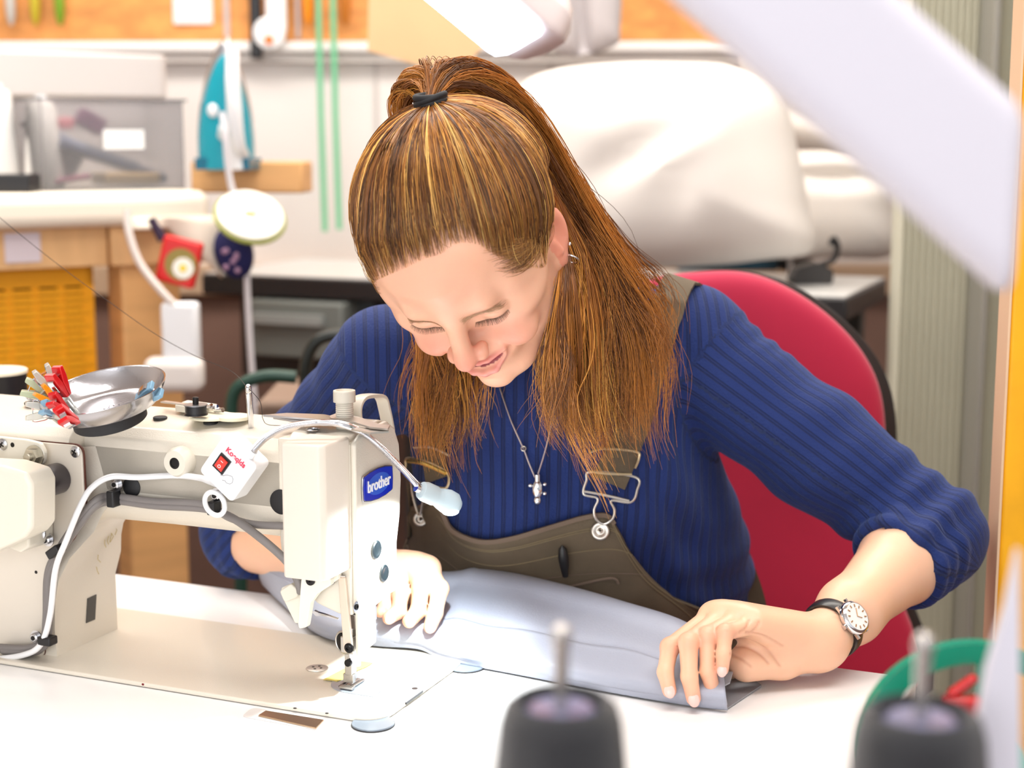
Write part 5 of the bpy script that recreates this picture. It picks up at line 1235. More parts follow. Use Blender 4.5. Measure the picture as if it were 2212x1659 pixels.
# left hand (image right): pinching the folded cloth
JL = [[Pp(1538, 1330, 1.318), Pp(1447, 1398, 1.283), Pp(1437, 1452, 1.270), Pp(1446, 1492, 1.264)],
      [Pp(1566, 1328, 1.312), Pp(1487, 1388, 1.272), Pp(1489, 1462, 1.262), Pp(1498, 1508, 1.259)],
      [Pp(1602, 1334, 1.304), Pp(1528, 1374, 1.276), Pp(1529, 1450, 1.266), Pp(1541, 1494, 1.266)],
      [Pp(1632, 1350, 1.296), Pp(1566, 1366, 1.272), Pp(1563, 1412, 1.262), Pp(1560, 1446, 1.260)]]
RL = [.0076, .0079, .0076, .0068]
TL = [Pp(1730, 1400, 1.345), Pp(1640, 1415, 1.350), Pp(1570, 1445, 1.340), Pp(1520, 1465, 1.322)]
def left_arm(h=.0014):
    v = Vol((.105, 1.235, .742), (.47, 1.60, .905), h)
    f = fingers(v, JL, RL)
    pal = v.cap(WRL, WRL+(WRL-ELL)*.02, .0235, .022)
    pal = v.cap(JL[0][0], WRL, .0120, .0175)
    for j in (1, 2, 3): pal = smin(pal, v.cap(JL[j][0], WRL+(0, -.004, -.002), .0120, .0185), .012)
    pal = smin(pal, v.cap(Pp(1612, 1432, 1.308), Pp(1690, 1420, 1.322), .0165, .0175), .010)
    pal = smin(pal, v.cap(Pp(1690, 1420, 1.322), WRL, .0175, .0195), .010)
    pal = smin(pal, v.cap(TL[0], TL[1], .0150, .0135), .010)
    pal = smax(pal, -v.ell(Pp(1604, 1396, 1.283), (.016, .011, .0130)), .008)
    th = smin(v.cap(TL[1], TL[2], .0125, .0098), v.cap(TL[2], TL[3], .0098, .0085), .003)
    d = smin(smin(f, pal, .0050), th, .006)
    fd = (ELL-WRL)/np.linalg.norm(ELL-WRL)
    fa = v.cap(WRL-fd*.01, WRL+fd*.05, .0205, .0235); fa = smin(fa, v.cap(WRL+fd*.06, WRL+(ELL-WRL)*.72, .0262, .0400), .03)
    fa = smin(fa, v.cap(WRL+(ELL-WRL)*.72, ELL, .040, .033), .01)
    # a wrist is wider than deep
    d = smin(d, fa, .012)
    # creases in the palm
    v.d = d.astype(np.float32); return v.mesh()
JR = [[Pp(925, 1228, 1.440), Pp(950, 1272, 1.418), Pp(940, 1325, 1.408), Pp(929, 1354, 1.402)],
      [Pp(893, 1222, 1.445), Pp(910, 1268, 1.420), Pp(903, 1320, 1.410), Pp(884, 1342, 1.402)],
      [Pp(862, 1224, 1.448), Pp(866, 1278, 1.420), Pp(862, 1320, 1.412), Pp(840, 1335, 1.405)],
      [Pp(836, 1238, 1.448), Pp(832, 1282, 1.425), Pp(832, 1308, 1.418), Pp(822, 1322, 1.414)]]
RR = [.0080, .0082, .0078, .0068]
def right_arm(h=.0016):
    v = Vol((-.37, 1.38, .742), (-.05, 1.73, .875), h)
    f = fingers(v, JR, RR)
    pal = v.cap(JR[0][0], WRR, .0125, .017)
    for j in (1, 2, 3): pal = smin(pal, v.cap(JR[j][0], WRR, .0125, .019), .012)
    th = smin(v.cap(WRR, Pp(915, 1290, 1.455), .016, .012), v.cap(Pp(915, 1290, 1.455), Pp(935, 1330, 1.43), .0105, .009), .006)
    d = smin(smin(f, pal, .005), th, .008)
    fd = (ELR-WRR); fa = smin(v.cap(WRR, WRR+fd*.3, .0235, .029), v.cap(WRR+fd*.3, ELR, .030, .041), .03)
    v.d = smin(d, fa, .012).astype(np.float32); return v.mesh()
LV, LF = left_arm(); RV, RF = right_arm()
_bt = vtree(LV, LF); _n = vnormals(LV, LF); CRS = np.zeros(len(LV))
for ln in (((1584, 1382), (1610, 1380), (1640, 1392), (1665, 1412), (1684, 1438)), ((1580, 1396), (1612, 1398), (1640, 1412), (1660, 1432)), ((1578, 1412), (1600, 1424), (1622, 1440)), ((1612, 1366), (1650, 1374), (1690, 1396)), ((1618, 1340), (1612, 1356), (1598, 1366)), ((1640, 1344), (1632, 1358), (1618, 1368))):
    pp_ = smoothpath([(a, b, 0) for a, b in ln], 26)
    for (a, b, _) in pp_:
        d_ = ray(a, b); d_ = d_/np.linalg.norm(d_); h_ = _bt.ray_cast(Vector(CAM), Vector(d_))
        if h_[0]: CRS = np.maximum(CRS, np.exp(-(np.linalg.norm(LV-np.array(h_[0]), axis=1)/.0012)**2))
LV = LV-_n*(CRS*.0011)[:, None]
# torso core hidden under the jumper, so that the skin is one body
HIP = np.array([.075, 1.72, .56])
def core(h=.007):
    v = Vol((-.20, 1.40, .42), (.34, 1.90, 1.12), h)
    v.add(v.cap(NB+(0, .09, -.10), HIP+(0, 0, .12), .085, .10), .02); v.add(v.cap(NB, NB+(0, .09, -.10), .045, .07), .03)
    v.add(v.cap(SHL+(0, .01, -.02), SHR+(0, .01, -.02), .04, .04), .03); v.add(v.cap(HIP+(-.05, 0, 0), HIP+(.05, 0, 0), .11, .11), .03)
    return v.mesh()
CV, CF = core()
tocol = lambda V, c=(240, 190, 158): np.tile(np.array(srgb(*c)[:3]), (len(V), 1))
def handcol(V, tips):
    C = tocol(V)
    for t in tips: w_ = np.exp(-(np.linalg.norm(V-t, axis=1)/.010)**2)[:, None]*.5; C = C*(1-w_)+np.array(srgb(236, 150, 128)[:3])*w_
    return C
HVw = hw(HV)
allV = np.concatenate([HVw, LV, RV, CV]); o1 = len(HVw); o2 = o1+len(LV); o3 = o2+len(RV)
allF = np.concatenate([HF, LF+o1, RF+o2, CF+o3])
_lc = handcol(LV, [J[3] for J in JL]+[J[1] for J in JL]); _lc = _lc*(1-CRS[:, None]*.35)+np.array(srgb(190, 110, 84)[:3])*CRS[:, None]*.35
allC = np.concatenate([HC, _lc, handcol(RV, [J[3] for J in JR]), tocol(CV)])
body = bigobj('body', allV, allF, SKIN, P_, cols=allC)
# finger nails
NAIL = mat('nail', (246, 196, 186), .25, coat=.5)
def nail(J, r, view=None, up=None, sc=1.):
    d = J[3]-J[2]; d /= np.linalg.norm(d); tocam = CAM-J[3]; n = tocam-d*(tocam@d); n /= np.linalg.norm(n)
    if up is not None: n = n+np.array(up); n -= d*(n@d); n /= np.linalg.norm(n)
    s_ = np.cross(d, n); R = np.stack([s_, d, n], 1)
    obj('fingernail', ball(J[3]+d*r*.10+n*r*.62, (r*.62*sc, r*.78*sc, r*.26), 16, 10, R=R), NAIL, body, world=True)
for J, r in zip(JL, RL): nail(J, r)
for J, r in list(zip(JR, RR))[:3]: nail(J, r, up=(0, 0, -.3))
# brows and lashes
def fine(name, S_, R_, col, K=6):
    c = np.tile(np.array(srgb(*col)[:3]), (len(S_), 1))*RNG.uniform(.7, 1.25, (len(S_), 1)); V, Fc, C = strands(hw(np.array(S_).reshape(-1, 3)).reshape(len(S_), K, 3), R_, c); return bigobj(name, V, Fc, HM, P_, cols=C)
def surf(x, z, off=.0):
    hit = HT.ray_cast(Vector((x, .2, z)), Vector((0, -1, 0))); return np.array(hit[0])+np.array([0, off, 0])
BR, BRr = [], []
bx_, bz_ = [.009, .018, .031, .042, .047], [.0265, .0260, .0272, .0235, .0200]
for s in (-1, 1):
    for k in range(300):
        x = RNG.uniform(.009, .041); zc = np.interp(x, bx_, bz_)+RNG.normal(0, .0021*(1.25-.8*(x-.009)/.041)); p = surf(s*x, zc, .0002)
        L_ = RNG.uniform(.004, .0075); dv = np.array([s*.85, 0, .35-.9*(x-.01)/.04]); dv /= np.linalg.norm(dv)
        pts = []
        for t in np.linspace(0, 1, 6): q = surf(s*x+dv[0]*L_*t, zc+dv[2]*L_*t, .0003+.0007*math.sin(PI*t)); pts.append(q)
        BR.append(pts); BRr.append([.00010, .00014, .00014, .00012, .00008, .00004])
fine('eyebrow', BR[:300], np.array(BRr[:300])*.65, (192, 150, 114)); fine('eyebrow', BR[300:], np.array(BRr[300:])*.65, (192, 150, 114))
LS, LR = [], []
for s in (-1, 1):
    for k in range(110):
        t = k/109; x = .0150+.029*t; zc = np.interp(t, [0, .5, 1], [.0122, .0098, .0142]); p = surf(s*x, zc+.0006, -.0002)
        L_ = .0036+.0024*math.sin(PI*min(1, t*.9+.1)); out = np.array([s*(-.25+.95*t)+RNG.normal(0, .08), .55, -.8+RNG.normal(0, .06)]); out /= np.linalg.norm(out)
        LS.append([p+out*L_*u+np.array([0, .0012*u*u, .0012*u*u]) for u in np.linspace(0, 1, 6)]); LR.append(np.array([.00016, .00016, .00014, .00011, .00008, .00004]))
fine('eyelashes', LS[:110], np.array(LR[:110])*.8, (96, 66, 48)); fine('eyelashes', LS[110:], np.array(LR[110:])*.8, (96, 66, 48))
th_ = obj('teeth', (hw(ball((-.002, .0890, -.0298), (.0170, .0070, .0026), 24, 10)[0]).tolist(), ball((0, 0, 0), (1, 1, 1), 24, 10)[1]), mat('tooth_enamel', (252, 246, 236), .2, coat=.3), P_, world=True)
# earring
ec = hw(np.array([-.0775, .006, -.0300])); ea = hw(np.array([-.0775, .016, -.030]))-ec
obj('earring', torus(ec, HR@np.array([.25, 1, 0]), .0062, .0009, 32, 8), CHROME, P_, 'small silver hoop earring', world=True)
obj('earring_stud', ball(hw(np.array([-.0795, -.002, -.019])), (.0016,)*3, 10, 8), CHROME, P_, world=True)
# ================================================================ navy jumper
def jumper(h=.0034):
    v = Vol((-.40, 1.38, .60), (.52, 1.92, 1.125), h)
    chest = NB+np.array([.030, .085, -.15]); waist = np.array([.082, 1.665, .74])
    A = v.add
    ax_ = (waist-chest)/np.linalg.norm(waist-chest)
    # shoulder girdle is turned a little, so its x axis follows the shoulders
    sx_ = (SHL+(0, 0, .03)-SHR); sx_[2] = 0; sx_ /= np.linalg.norm(sx_); up_ = -ax_; fw = np.cross(up_, sx_); fw /= np.linalg.norm(fw); up_ = np.cross(sx_, fw)
    R = np.stack([sx_, fw, up_], 1)
    A(v.ell(chest, (.152, .095, .155), R), .001); A(v.ell(chest+np.array([.025, .03, -.10]), (.166, .100, .15), R), .04); A(v.ell(waist, (.182, .105, .15), R), .05)
    for s in (1, -1): A(v.ell(chest-fw*0+sx_*s*.062+np.array([0, -.052, -.035]), (.058, .048, .056)), .035)     # bust
    A(v.cap(NB+np.array([0, .02, -.012]), NB+np.array([.0, .05, -.06]), .052, .075), .03)
    A(v.cap(NB+np.array([0, .045, -.04]), Pp(1478, 715, 1.58), .050, .050), .035); A(v.cap(NB+np.array([0, .045, -.04]), SHR+np.array([.01, .01, -.008]), .052, .050), .035)
    # left sleeve
    A(v.ell(Pp(1500, 752, 1.58), (.058, .056, .056)), .02)
    A(v.cap(SHL, SHL+(ELL-SHL)*.55, .0630, .0550), .012); A(v.cap(SHL+(ELL-SHL)*.5, ELL+np.array([-.005, .0, .002]), .0560, .0500), .02)
    A(v.ell(ELL+np.array([.004, .004, -.006]), (.050, .048, .050)), .015)
    fl = (WRL-ELL)/np.linalg.norm(WRL-ELL)
    A(v.cap(ELL, ELL+fl*.050, .0500, .0470), .010)
    for k, (q, rr) in enumerate(((.030, .0520), (.052, .0500), (.068, .0485))): A(ringsdf(v, ELL+fl*q, fl, rr-.008, .0085), .004)
    # right sleeve
    A(v.ell(SHR, (.056, .056, .055)), .02)
    A(v.cap(SHR, SHR+(ELR-SHR)*.6, .056, .050), .012); A(v.cap(SHR+(ELR-SHR)*.55, ELR, .050, .048), .02)
    fr = (WRR-ELR)/np.linalg.norm(WRR-ELR); A(v.cap(ELR, ELR+fr*.004, .049, .047), .01)
    for q, rr in ((.004, .050), (.022, .0485)): A(ringsdf(v, ELR+fr*q, fr, rr-.008, .0085), .004)
    # hollow cuffs so that the forearms come out of them
    for Wp, d in ((ELL, fl), (ELR-fr*.040, fr)): v.sub(v.cap(Wp+d*.088, Wp+d*.15, .0405, .040), .003)
    v.sub(v.cap(NB+np.array([0, -.02, .03]), NB+np.array([0, -.045, .075]), .050, .060), .006)
    V, Fc = v.mesh(); return V, Fc, R, chest
def ringsdf(v, c, n, R, r):
    x, y, z = v.X-c[0], v.Y-c[1], v.Z-c[2]; a = x*n[0]+y*n[1]+z*n[2]; q = np.sqrt(np.maximum(x*x+y*y+z*z-a*a, 0)); return np.sqrt((q-R)**2+a*a)-r
JV, JF, JRm, JC = jumper()
JV = lapsmooth(JV, JF, 1, .5)
def segdist(V, a, b):
    ba = b-a; t = np.clip((V-a)@ba/(ba@ba), 0, 1); return np.linalg.norm(V-a-t[:, None]*ba, axis=1), t
def ringcoord(V, a, b, ref):
    ax_ = (b-a)/np.linalg.norm(b-a); u_ = ref-ax_*(ref@ax_); u_ /= np.linalg.norm(u_); w_ = np.cross(ax_, u_); q = V-a
    return np.arctan2(q@w_, q@u_)
dl, tl = segdist(JV, SHL+(ELL-SHL)*.08, ELL); dr_, tr_ = segdist(JV, SHR+(ELR-SHR)*.08, ELR)
flv = (WRL-ELL)/np.linalg.norm(WRL-ELL); frv = (WRR-ELR)/np.linalg.norm(WRR-ELR)
dfl, tfl = segdist(JV, ELL, ELL+flv*.10); dfr, tfr = segdist(JV, ELR, ELR+frv*.10)
isl = (dl < .072)&((JV-SHL)@(ELL-SHL) > -.0005); isr = (dr_ < .066)&((JV-SHR)@(ELR-SHR) > -.0005)
RP_ = .0108; rib = (JV-JC)@JRm[:, 0]/RP_
back = np.array([0, 1., .3])
al = ringcoord(JV, SHL, ELL, back); ar = ringcoord(JV, SHR, ELR, back)
isl = isl|((dfl < .07)&(tfl > 0)); isr = isr|((dfr < .07)&(tfr > 0))
rib = np.where(isl, al*.055/RP_, rib); rib = np.where(isr, ar*.052/RP_, rib)
# folds: shoulder puckers, elbow creases, drawn along the limbs
N = vnormals(JV, JF)
def fold(mask, coord, per, amp, ph=0): return mask*amp*np.sin(coord*2*PI/per+ph)
sL = (JV-SHL)@(ELL-SHL)/np.linalg.norm(ELL-SHL); sR = (JV-SHR)@(ELR-SHR)/np.linalg.norm(ELR-SHR)
disp = np.zeros(len(JV))
disp += isl*.0022*np.exp(-((sL-.030)/.035)**2)*np.sin(sL*2*PI/.022+al*1.3)*np.clip(np.cos(al-.6), 0, 1)
disp += isl*.0030*np.exp(-((sL-.255)/.05)**2)*np.sin(sL*2*PI/.036+al*1.8)
disp += isl*.0016*np.sin(sL*2*PI/.075+al*2.)*np.exp(-((sL-.15)/.09)**2)
disp += isr*.0014*np.sin(sR*2*PI/.05+ar*1.6)
xt, zt_ = (JV-JC)@JRm[:, 0], (JV-JC)@JRm[:, 2]
tor = ~(isl|isr)
disp += tor*.0028*np.exp(-((zt_+.17)/.09)**2)*np.sin((zt_+.35*np.abs(xt))*2*PI/.045+1.)
disp += tor*.0025*np.exp(-((xt-.10)/.05)**2)*np.sin((zt_*.6+xt)*2*PI/.05)
JV2 = JV+N*disp[:, None]
KN = bpy.data.materials.new('navy_rib_knit'); KN.use_nodes = True
def knit(m, base, dark):
    nt = m.node_tree; b = nt.nodes['Principled BSDF']; Nn = nt.nodes.new; L = nt.links.new
    a = Nn('ShaderNodeAttribute'); a.attribute_name = 'col'; sp_ = Nn('ShaderNodeSeparateColor'); L(a.outputs['Color'], sp_.inputs[0])
    w1 = Nn('ShaderNodeMath'); w1.operation = 'MULTIPLY'; w1.inputs[1].default_value = 2*PI; L(sp_.outputs[0], w1.inputs[0])
    s1 = Nn('ShaderNodeMath'); s1.operation = 'SINE'; L(w1.outputs[0], s1.inputs[0])
    w2 = Nn('ShaderNodeMath'); w2.operation = 'MULTIPLY'; w2.inputs[1].default_value = 6*PI; L(sp_.outputs[0], w2.inputs[0])
    s2 = Nn('ShaderNodeMath'); s2.operation = 'SINE'; L(w2.outputs[0], s2.inputs[0])
    ad = Nn('ShaderNodeMath'); ad.operation = 'MULTIPLY_ADD'; ad.inputs[1].default_value = .28; L(s2.outputs[0], ad.inputs[0]); L(s1.outputs[0], ad.inputs[2])
    mr = Nn('ShaderNodeMapRange'); mr.inputs[1].default_value = -1.15; mr.inputs[2].default_value = -.55; L(ad.outputs[0], mr.inputs[0])
    tc = Nn('ShaderNodeTexCoord'); n = Nn('ShaderNodeTexNoise'); n.inputs['Scale'].default_value = 420; n.inputs['Detail'].default_value = 3; L(tc.outputs['Object'], n.inputs['Vector'])
    h = Nn('ShaderNodeMath'); h.operation = 'MULTIPLY_ADD'; h.inputs[1].default_value = .5; L(n.outputs['Fac'], h.inputs[0]); L(mr.outputs[0], h.inputs[2])
    bu = Nn('ShaderNodeBump'); bu.inputs['Strength'].default_value = .75; bu.inputs['Distance'].default_value = .0022; L(h.outputs[0], bu.inputs['Height']); L(bu.outputs[0], b.inputs['Normal'])
    mx = Nn('ShaderNodeMix'); mx.data_type = 'RGBA'; mx.inputs[6].default_value = srgb(*dark); mx.inputs[7].default_value = srgb(*base); L(mr.outputs[0], mx.inputs[0]); L(mx.outputs[2], b.inputs['Base Color'])
    b.inputs['Roughness'].default_value = .85; b.inputs['Sheen Weight'].default_value = .22; b.inputs['Sheen Roughness'].default_value = .4; b.inputs['Sheen Tint'].default_value = (.35, .5, 1, 1)
knit(KN, (16, 40, 100), (5, 14, 46))
ju = bigobj('jumper', JV2, JF, KN, P_, 'navy blue ribbed long sleeve jumper with pushed up sleeves', cols=np.stack([rib, rib*0, rib*0], 1))
JT = vtree(JV2, JF)
def onj(px, py, off=.004, T=None):
    d = ray(px, py); d = d/np.linalg.norm(d); hit = (T or JT).ray_cast(Vector(CAM), Vector(d))
    if hit[0] is None: return None
    return np.array(hit[0])+np.array(hit[1])*off*(1 if np.dot(hit[1], d) < 0 else -1)
# ================================================================ dungarees: bib, straps, buckles, lap
DEN = mat('olive_brown_denim', (98, 84, 66), .85, bump=.5, bscale=900, var=.12, vscale=30)
DEN2 = mat('olive_brown_edge', (112, 94, 80), .85, bump=.4, bscale=900)
THR = mat('tan_stitching', (128, 112, 84), .8)
def onjs(px, py, off):
    p = onj(px, py, off); k = 0
    while p is None and k < 40: px += 4 if px < 1150 else -4; k += 1; p = onj(px, py, off)
    return p
# rows of the bib from its top edge down; picture columns left to right
topE = smoothpath([(866, 1030, 0), (905, 1095, 0), (945, 1075, 0), (965, 1100, 0), (985, 1138, 0), (1040, 1160, 0), (1100, 1155, 0), (1180, 1133, 0), (1260, 1112, 0), (1308, 1108, 0), (1325, 1125, 0)], 5)[:, :2]
botE = smoothpath([(840, 1330, 0), (880, 1335, 0), (940, 1340, 0), (1000, 1345, 0), (1060, 1350, 0), (1130, 1355, 0), (1200, 1360, 0), (1290, 1370, 0), (1380, 1380, 0), (1470, 1390, 0), (1560, 1400, 0)], 5)[:, :2]
nU, nV_ = len(topE), 18; G = []
sag = 0
for i in range(nU):
    for j in range(nV_):
        t = j/(nV_-1); u_ = i/(nU-1); x = topE[i][0]*(1-t)+botE[i][0]*t; y = topE[i][1]*(1-t)+botE[i][1]*t
        if u_ > .8: _s = min(1, max(0, (t-.56)/.14)); x += (u_-.8)/.2*85*_s*_s*(3-2*_s)*(1-max(0, t-.75)*3.)
        if u_ > .8: x -= (u_-.8)*170*math.sin(PI*t)*.9
        p = onjs(x, y, .006+.010*t+.004*math.sin(u_*14+t*3)*t); G.append(p)
G = np.array(G).reshape(nU, nV_, 3)
for _ in range(6): G[1:-1, 1:-1] = (G[1:-1, 1:-1]*2+G[:-2, 1:-1]+G[2:, 1:-1]+G[1:-1, :-2]+G[1:-1, 2:])/6
Fb = [(i*nV_+j, (i+1)*nV_+j, (i+1)*nV_+j+1, i*nV_+j+1) for i in range(nU-1) for j in range(nV_-1)]
dg_ = obj('dungarees', (G.reshape(-1, 3).tolist(), Fb), DEN, P_, 'olive brown denim dungarees with brass buckled straps', world=True, sharp=0); thick(dg_, .003)
def gp_at(u_, t):
    a = u_*(nU-1); b = t*(nV_-1); i, j = min(int(a), nU-2), min(int(b), nV_-2); fa, fb = a-i, b-j
    return (G[i, j]*(1-fa)*(1-fb)+G[i+1, j]*fa*(1-fb)+G[i, j+1]*(1-fa)*fb+G[i+1, j+1]*fa*fb)
toc = lambda p, k=.003: p+(CAM-p)/np.linalg.norm(CAM-p)*k
obj('bib_hem', sweep([toc(gp_at(u_, .0), .001) for u_ in np.linspace(0, 1, 60)], 1., sec=[(-.0016, -.0022), (.0016, -.0022), (.0016, .0022), (-.0016, .0022)]), DEN2, dg_, world=True)
for tt2 in (.085, .10, .24, .40): obj('stitching', sweep([toc(gp_at(u_, tt2+(.03*math.sin(u_*3) if tt2 > .3 else 0)), .0026) for u_ in np.linspace(.02, .98, 60)], .0005, 5), THR if tt2 < .3 else DEN2, dg_, world=True)
for u1 in (.93, .955): obj('stitching', sweep([toc(gp_at(u1, t), .0026) for t in np.linspace(.03, .98, 40)], .0005, 5), THR, dg_, world=True)
# pocket with dark opening, pen clip
pk_ = [gp_at(u_, t) for u_, t in ((.42, .62), (.55, .56), (.68, .52), (.80, .46), (.82, .50))]
obj('pocket_edge', sweep([toc(p, .004) for p in smoothpath(pk_, 8)], .0016, 6), DEN2, dg_, world=True)
bcap = [gp_at(u_, .62+.03*u_) for u_ in np.linspace(.1, .5, 12)]
obj('waist_seam', sweep([toc(p, .004) for p in smoothpath([gp_at(.06, .42), gp_at(.16, .56), gp_at(.3, .66), gp_at(.45, .68)], 8)], .0016, 6), DEN2, dg_, world=True)
c1, c2 = onjs(1209, 1158, .016), onjs(1222, 1228, .020); ov = (c2-c1); 
obj('pen_clip', lathe([(.0004, 0), (.0038, .004), (.0052, .013), (.0046, .022), (.0028, np.linalg.norm(ov)-.002), (.0004, np.linalg.norm(ov))], ov, c1, 16), BLACKP, dg_, 'black pen clip in the bib', world=True)
def strap(pts, w_, name='strap', off=.006, back=None):
    P = [onjs(x, y, off) for x, y in pts]; P = [p for p in P if p is not None]
    if back is not None: P = [P[0]+np.array(q) for q in back]+P
    P = smoothpath(P, 6)
    nrm = []
    for p in P: h_ = JT.find_nearest(Vector(p)); nrm.append(np.array(h_[1]))
    T = np.gradient(P, axis=0); T /= np.linalg.norm(T, axis=1)[:, None]; V = []; 
    for p, n_, t_ in zip(P, nrm, T):
        if n_@(CAM-p) < 0 and name != 'x': n_ = n_
        s_ = np.cross(t_, n_); s_ /= np.linalg.norm(s_)
        for a, b in ((-w_, -.001), (w_, -.001), (w_, .0018), (-w_, .0018)): V.append(p+s_*a+n_*b)
    k = len(P); Fc = [(i*4+q, i*4+(q+1) % 4, (i+1)*4+(q+1) % 4, (i+1)*4+q) for i in range(k-1) for q in range(4)]
    return obj(name, fixn((V, Fc+[(0, 1, 2, 3), tuple((k-1)*4+q for q in range(4))])), DEN, dg_, world=True), P
st1, _ = strap([(1452, 650), (1440, 672), (1418, 720), (1398, 800), (1375, 880), (1345, 960), (1315, 1040)], .0165, back=((.030, .085, -.030), (.022, .050, .008), (.010, .022, .014)))
st2, _ = strap([(925, 860), (935, 920), (945, 975), (955, 1035)], .0165)
def wire(pts, r, off, name='buckle', m=None, closed=False):
    P = [onjs(x, y, off) for x, y in pts]; P = [p for p in P if p is not None]
    return obj(name, sweep(smoothpath(P, 6, closed=closed), r, 8, closed=closed), m, dg_, world=True)
BRS = mat('worn_brass', (206, 186, 150), .3, .9); SLV = mat('buckle_silver', (206, 198, 188), .28, .9)
wire([(1275, 1012), (1362, 1030), (1366, 1055), (1358, 1076), (1320, 1072), (1326, 1090), (1320, 1108), (1303, 1118), (1288, 1108), (1284, 1090), (1290, 1068), (1262, 1058), (1266, 1030)], .0013, .014, 'buckle', SLV, True)
wire([(1262, 1052), (1300, 1060), (1356, 1072)], .0015, .015, 'buckle_bar', SLV)
wire([(1268, 968), (1300, 962), (1362, 975), (1368, 990), (1360, 1012)], .0014, .013, 'strap_slider', BRS); wire([(1270, 1010), (1315, 1018), (1355, 1024)], .0014, .014, 'strap_slider', BRS)
def button(px, py, r=.0088):
    p = onjs(px, py, .011); n_ = (CAM-p)/np.linalg.norm(CAM-p); n_ = n_+np.array([0, 0, .1]); n_ /= np.linalg.norm(n_)
    obj('dungaree_button', lathe([(.0003, .0020), (r*.2, .0020), (r*.28, .0006), (r*.5, .0010), (r*.8, .0026), (r, .0020), (r*1.04, 0), (r*.9, -.002), (.0003, -.002)][::-1], n_, p, 36, caps=False), SLV, dg_, world=True, sharp=0)
    obj('button_rivet', ball(p+n_*.002, (.0011,)*3, 10, 8), DKSTEEL, dg_, world=True)
button(1297, 1134); button(929, 1112, .0070)
wire([(908, 985), (950, 998), (985, 1022), (984, 1050), (960, 1048), (908, 1025), (905, 1000)], .0014, .014, 'buckle', BRS, True)
wire([(912, 990), (945, 1000), (984, 1022)], .0022, .016, 'buckle_bar', mat('bright_brass', (224, 190, 110), .25, .95))
wire([(915, 960), (950, 965), (986, 985)], .0012, .012, 'strap_slider', SLV)
wire([(912, 1030), (915, 1060), (926, 1100), (932, 1100), (938, 1075), (950, 1050)], .0012, .012, 'buckle_wire', SLV)
# side panel of the dungarees at her left hip and lap
hipq = [onjs(x, y, .008) for x, y in ((1640, 1230), (1655, 1270), (1668, 1320), (1680, 1370))]
lap = obj('dungaree_lap', (lambda vf: vf)(ball((.085, 1.69, .66), (.175, .16, .13), 40, 24)), DEN, dg_, world=True, sharp=0)
for s in (-1, 1): obj('trouser_leg', sweep(smoothpath([(.085+s*.085, 1.68, .62), (.05+s*.10, 1.50, .60), (.03+s*.11, 1.33, .58), (.03+s*.11, 1.30, .40), (.03+s*.11, 1.36, .12)], 6), [.095, .085, .07, .06, .055], 24), DEN, dg_, world=True)
for s in (-1, 1): obj('shoe', ball((.03+s*.11, 1.31, .045), (.045, .12, .045), 20, 12), BLACKP, P_, world=True)
obj('side_panel', sweep(smoothpath([Pp(1580, 1170, 1.665), Pp(1602, 1230, 1.665), Pp(1622, 1290, 1.66), Pp(1640, 1370, 1.65)], 6), 1., sec=[(-.014, -.004), (.014, -.004), (.014, .004), (-.014, .004)], up=(1, 0, 0)), DEN, dg_, world=True)
# ================================================================ necklace
nk1 = [onjs(x, y, .004) for x, y in ((1082, 836), (1105, 905), (1130, 965), (1142, 1000), (1155, 1032))]; nk2 = [onjs(x, y, .004) for x, y in ((1195, 895), (1180, 960), (1168, 1000), (1157, 1032))]
nk = obj('necklace', join(sweep(smoothpath(nk1, 8), .00075, 6), sweep(smoothpath(nk2, 8), .00075, 6)), mat('silver_chain', (196, 186, 190), .35, .9), P_, 'fine silver chain with a small mouse shaped pendant', world=True)
obj('chain_ring', torus(onjs(1131, 966, .005), (0, -1, .3), .0022, .0006, 20, 6), SLV, nk, world=True)
pc = onjs(1156, 1052, .009)
pn = join(ball(pc, (.0042, .0035, .0075), 16, 12), ball(pc+(0, -.001, -.008), (.0030, .0028, .0036), 14, 10), ball(pc+(.0055, -.001, .004), (.0016, .0016, .0016), 8, 6), ball(pc+(.0055, -.001, -.003), (.0016, .0016, .0016), 8, 6), ball(pc+(-.0052, -.001, .003), (.0018, .0016, .0016), 8, 6), cyl(pc+(0, 0, .006), pc+(0, 0, .011), .0022, 10))
pn = ([tuple(pc+(np.array(p)-pc)*1.3) for p in pn[0]], pn[1])
obj('pendant', pn, CHROME, nk, 'small silver animal pendant', world=True)
# ================================================================ wrist watch
fd = (ELL-WRL)/np.linalg.norm(ELL-WRL); BT = vtree(LV, LF)
wc_ = WRL+fd*.020; wt = thing('x', '', 'x') if 0 else None
def onarm(px, py, off):
    d = ray(px, py); d = d/np.linalg.norm(d); hit = BT.ray_cast(Vector(CAM), Vector(d)); return (np.array(hit[0])+np.array(hit[1])*off) if hit[0] else None
cw_ = onarm(1838, 1338, .004)
ax_w = fd.copy(); ctr = WRL+fd*((cw_-WRL)@fd)
e1 = cw_-ctr; e1 -= ax_w*(e1@ax_w); r0 = np.linalg.norm(e1); e1 /= r0; e2 = np.cross(ax_w, e1)
BKL = mat('black_leather', (26, 24, 26), .4, bump=.15, coat=.2)
pts = []
for k in range(49):
    a = 2*PI*k/48+.0; o_ = ctr+e1*math.cos(a)*.06+e2*math.sin(a)*.06
    hit = BT.ray_cast(Vector(o_), Vector(ctr-o_)); pts.append(np.array(hit[0])+(o_-ctr)/np.linalg.norm(o_-ctr)*.0012 if hit[0] else ctr+(o_-ctr)*.42)
pts = np.array(pts[:-1]); pts = (pts+np.roll(pts, 1, 0)+np.roll(pts, -1, 0))/3
Vw = []; 
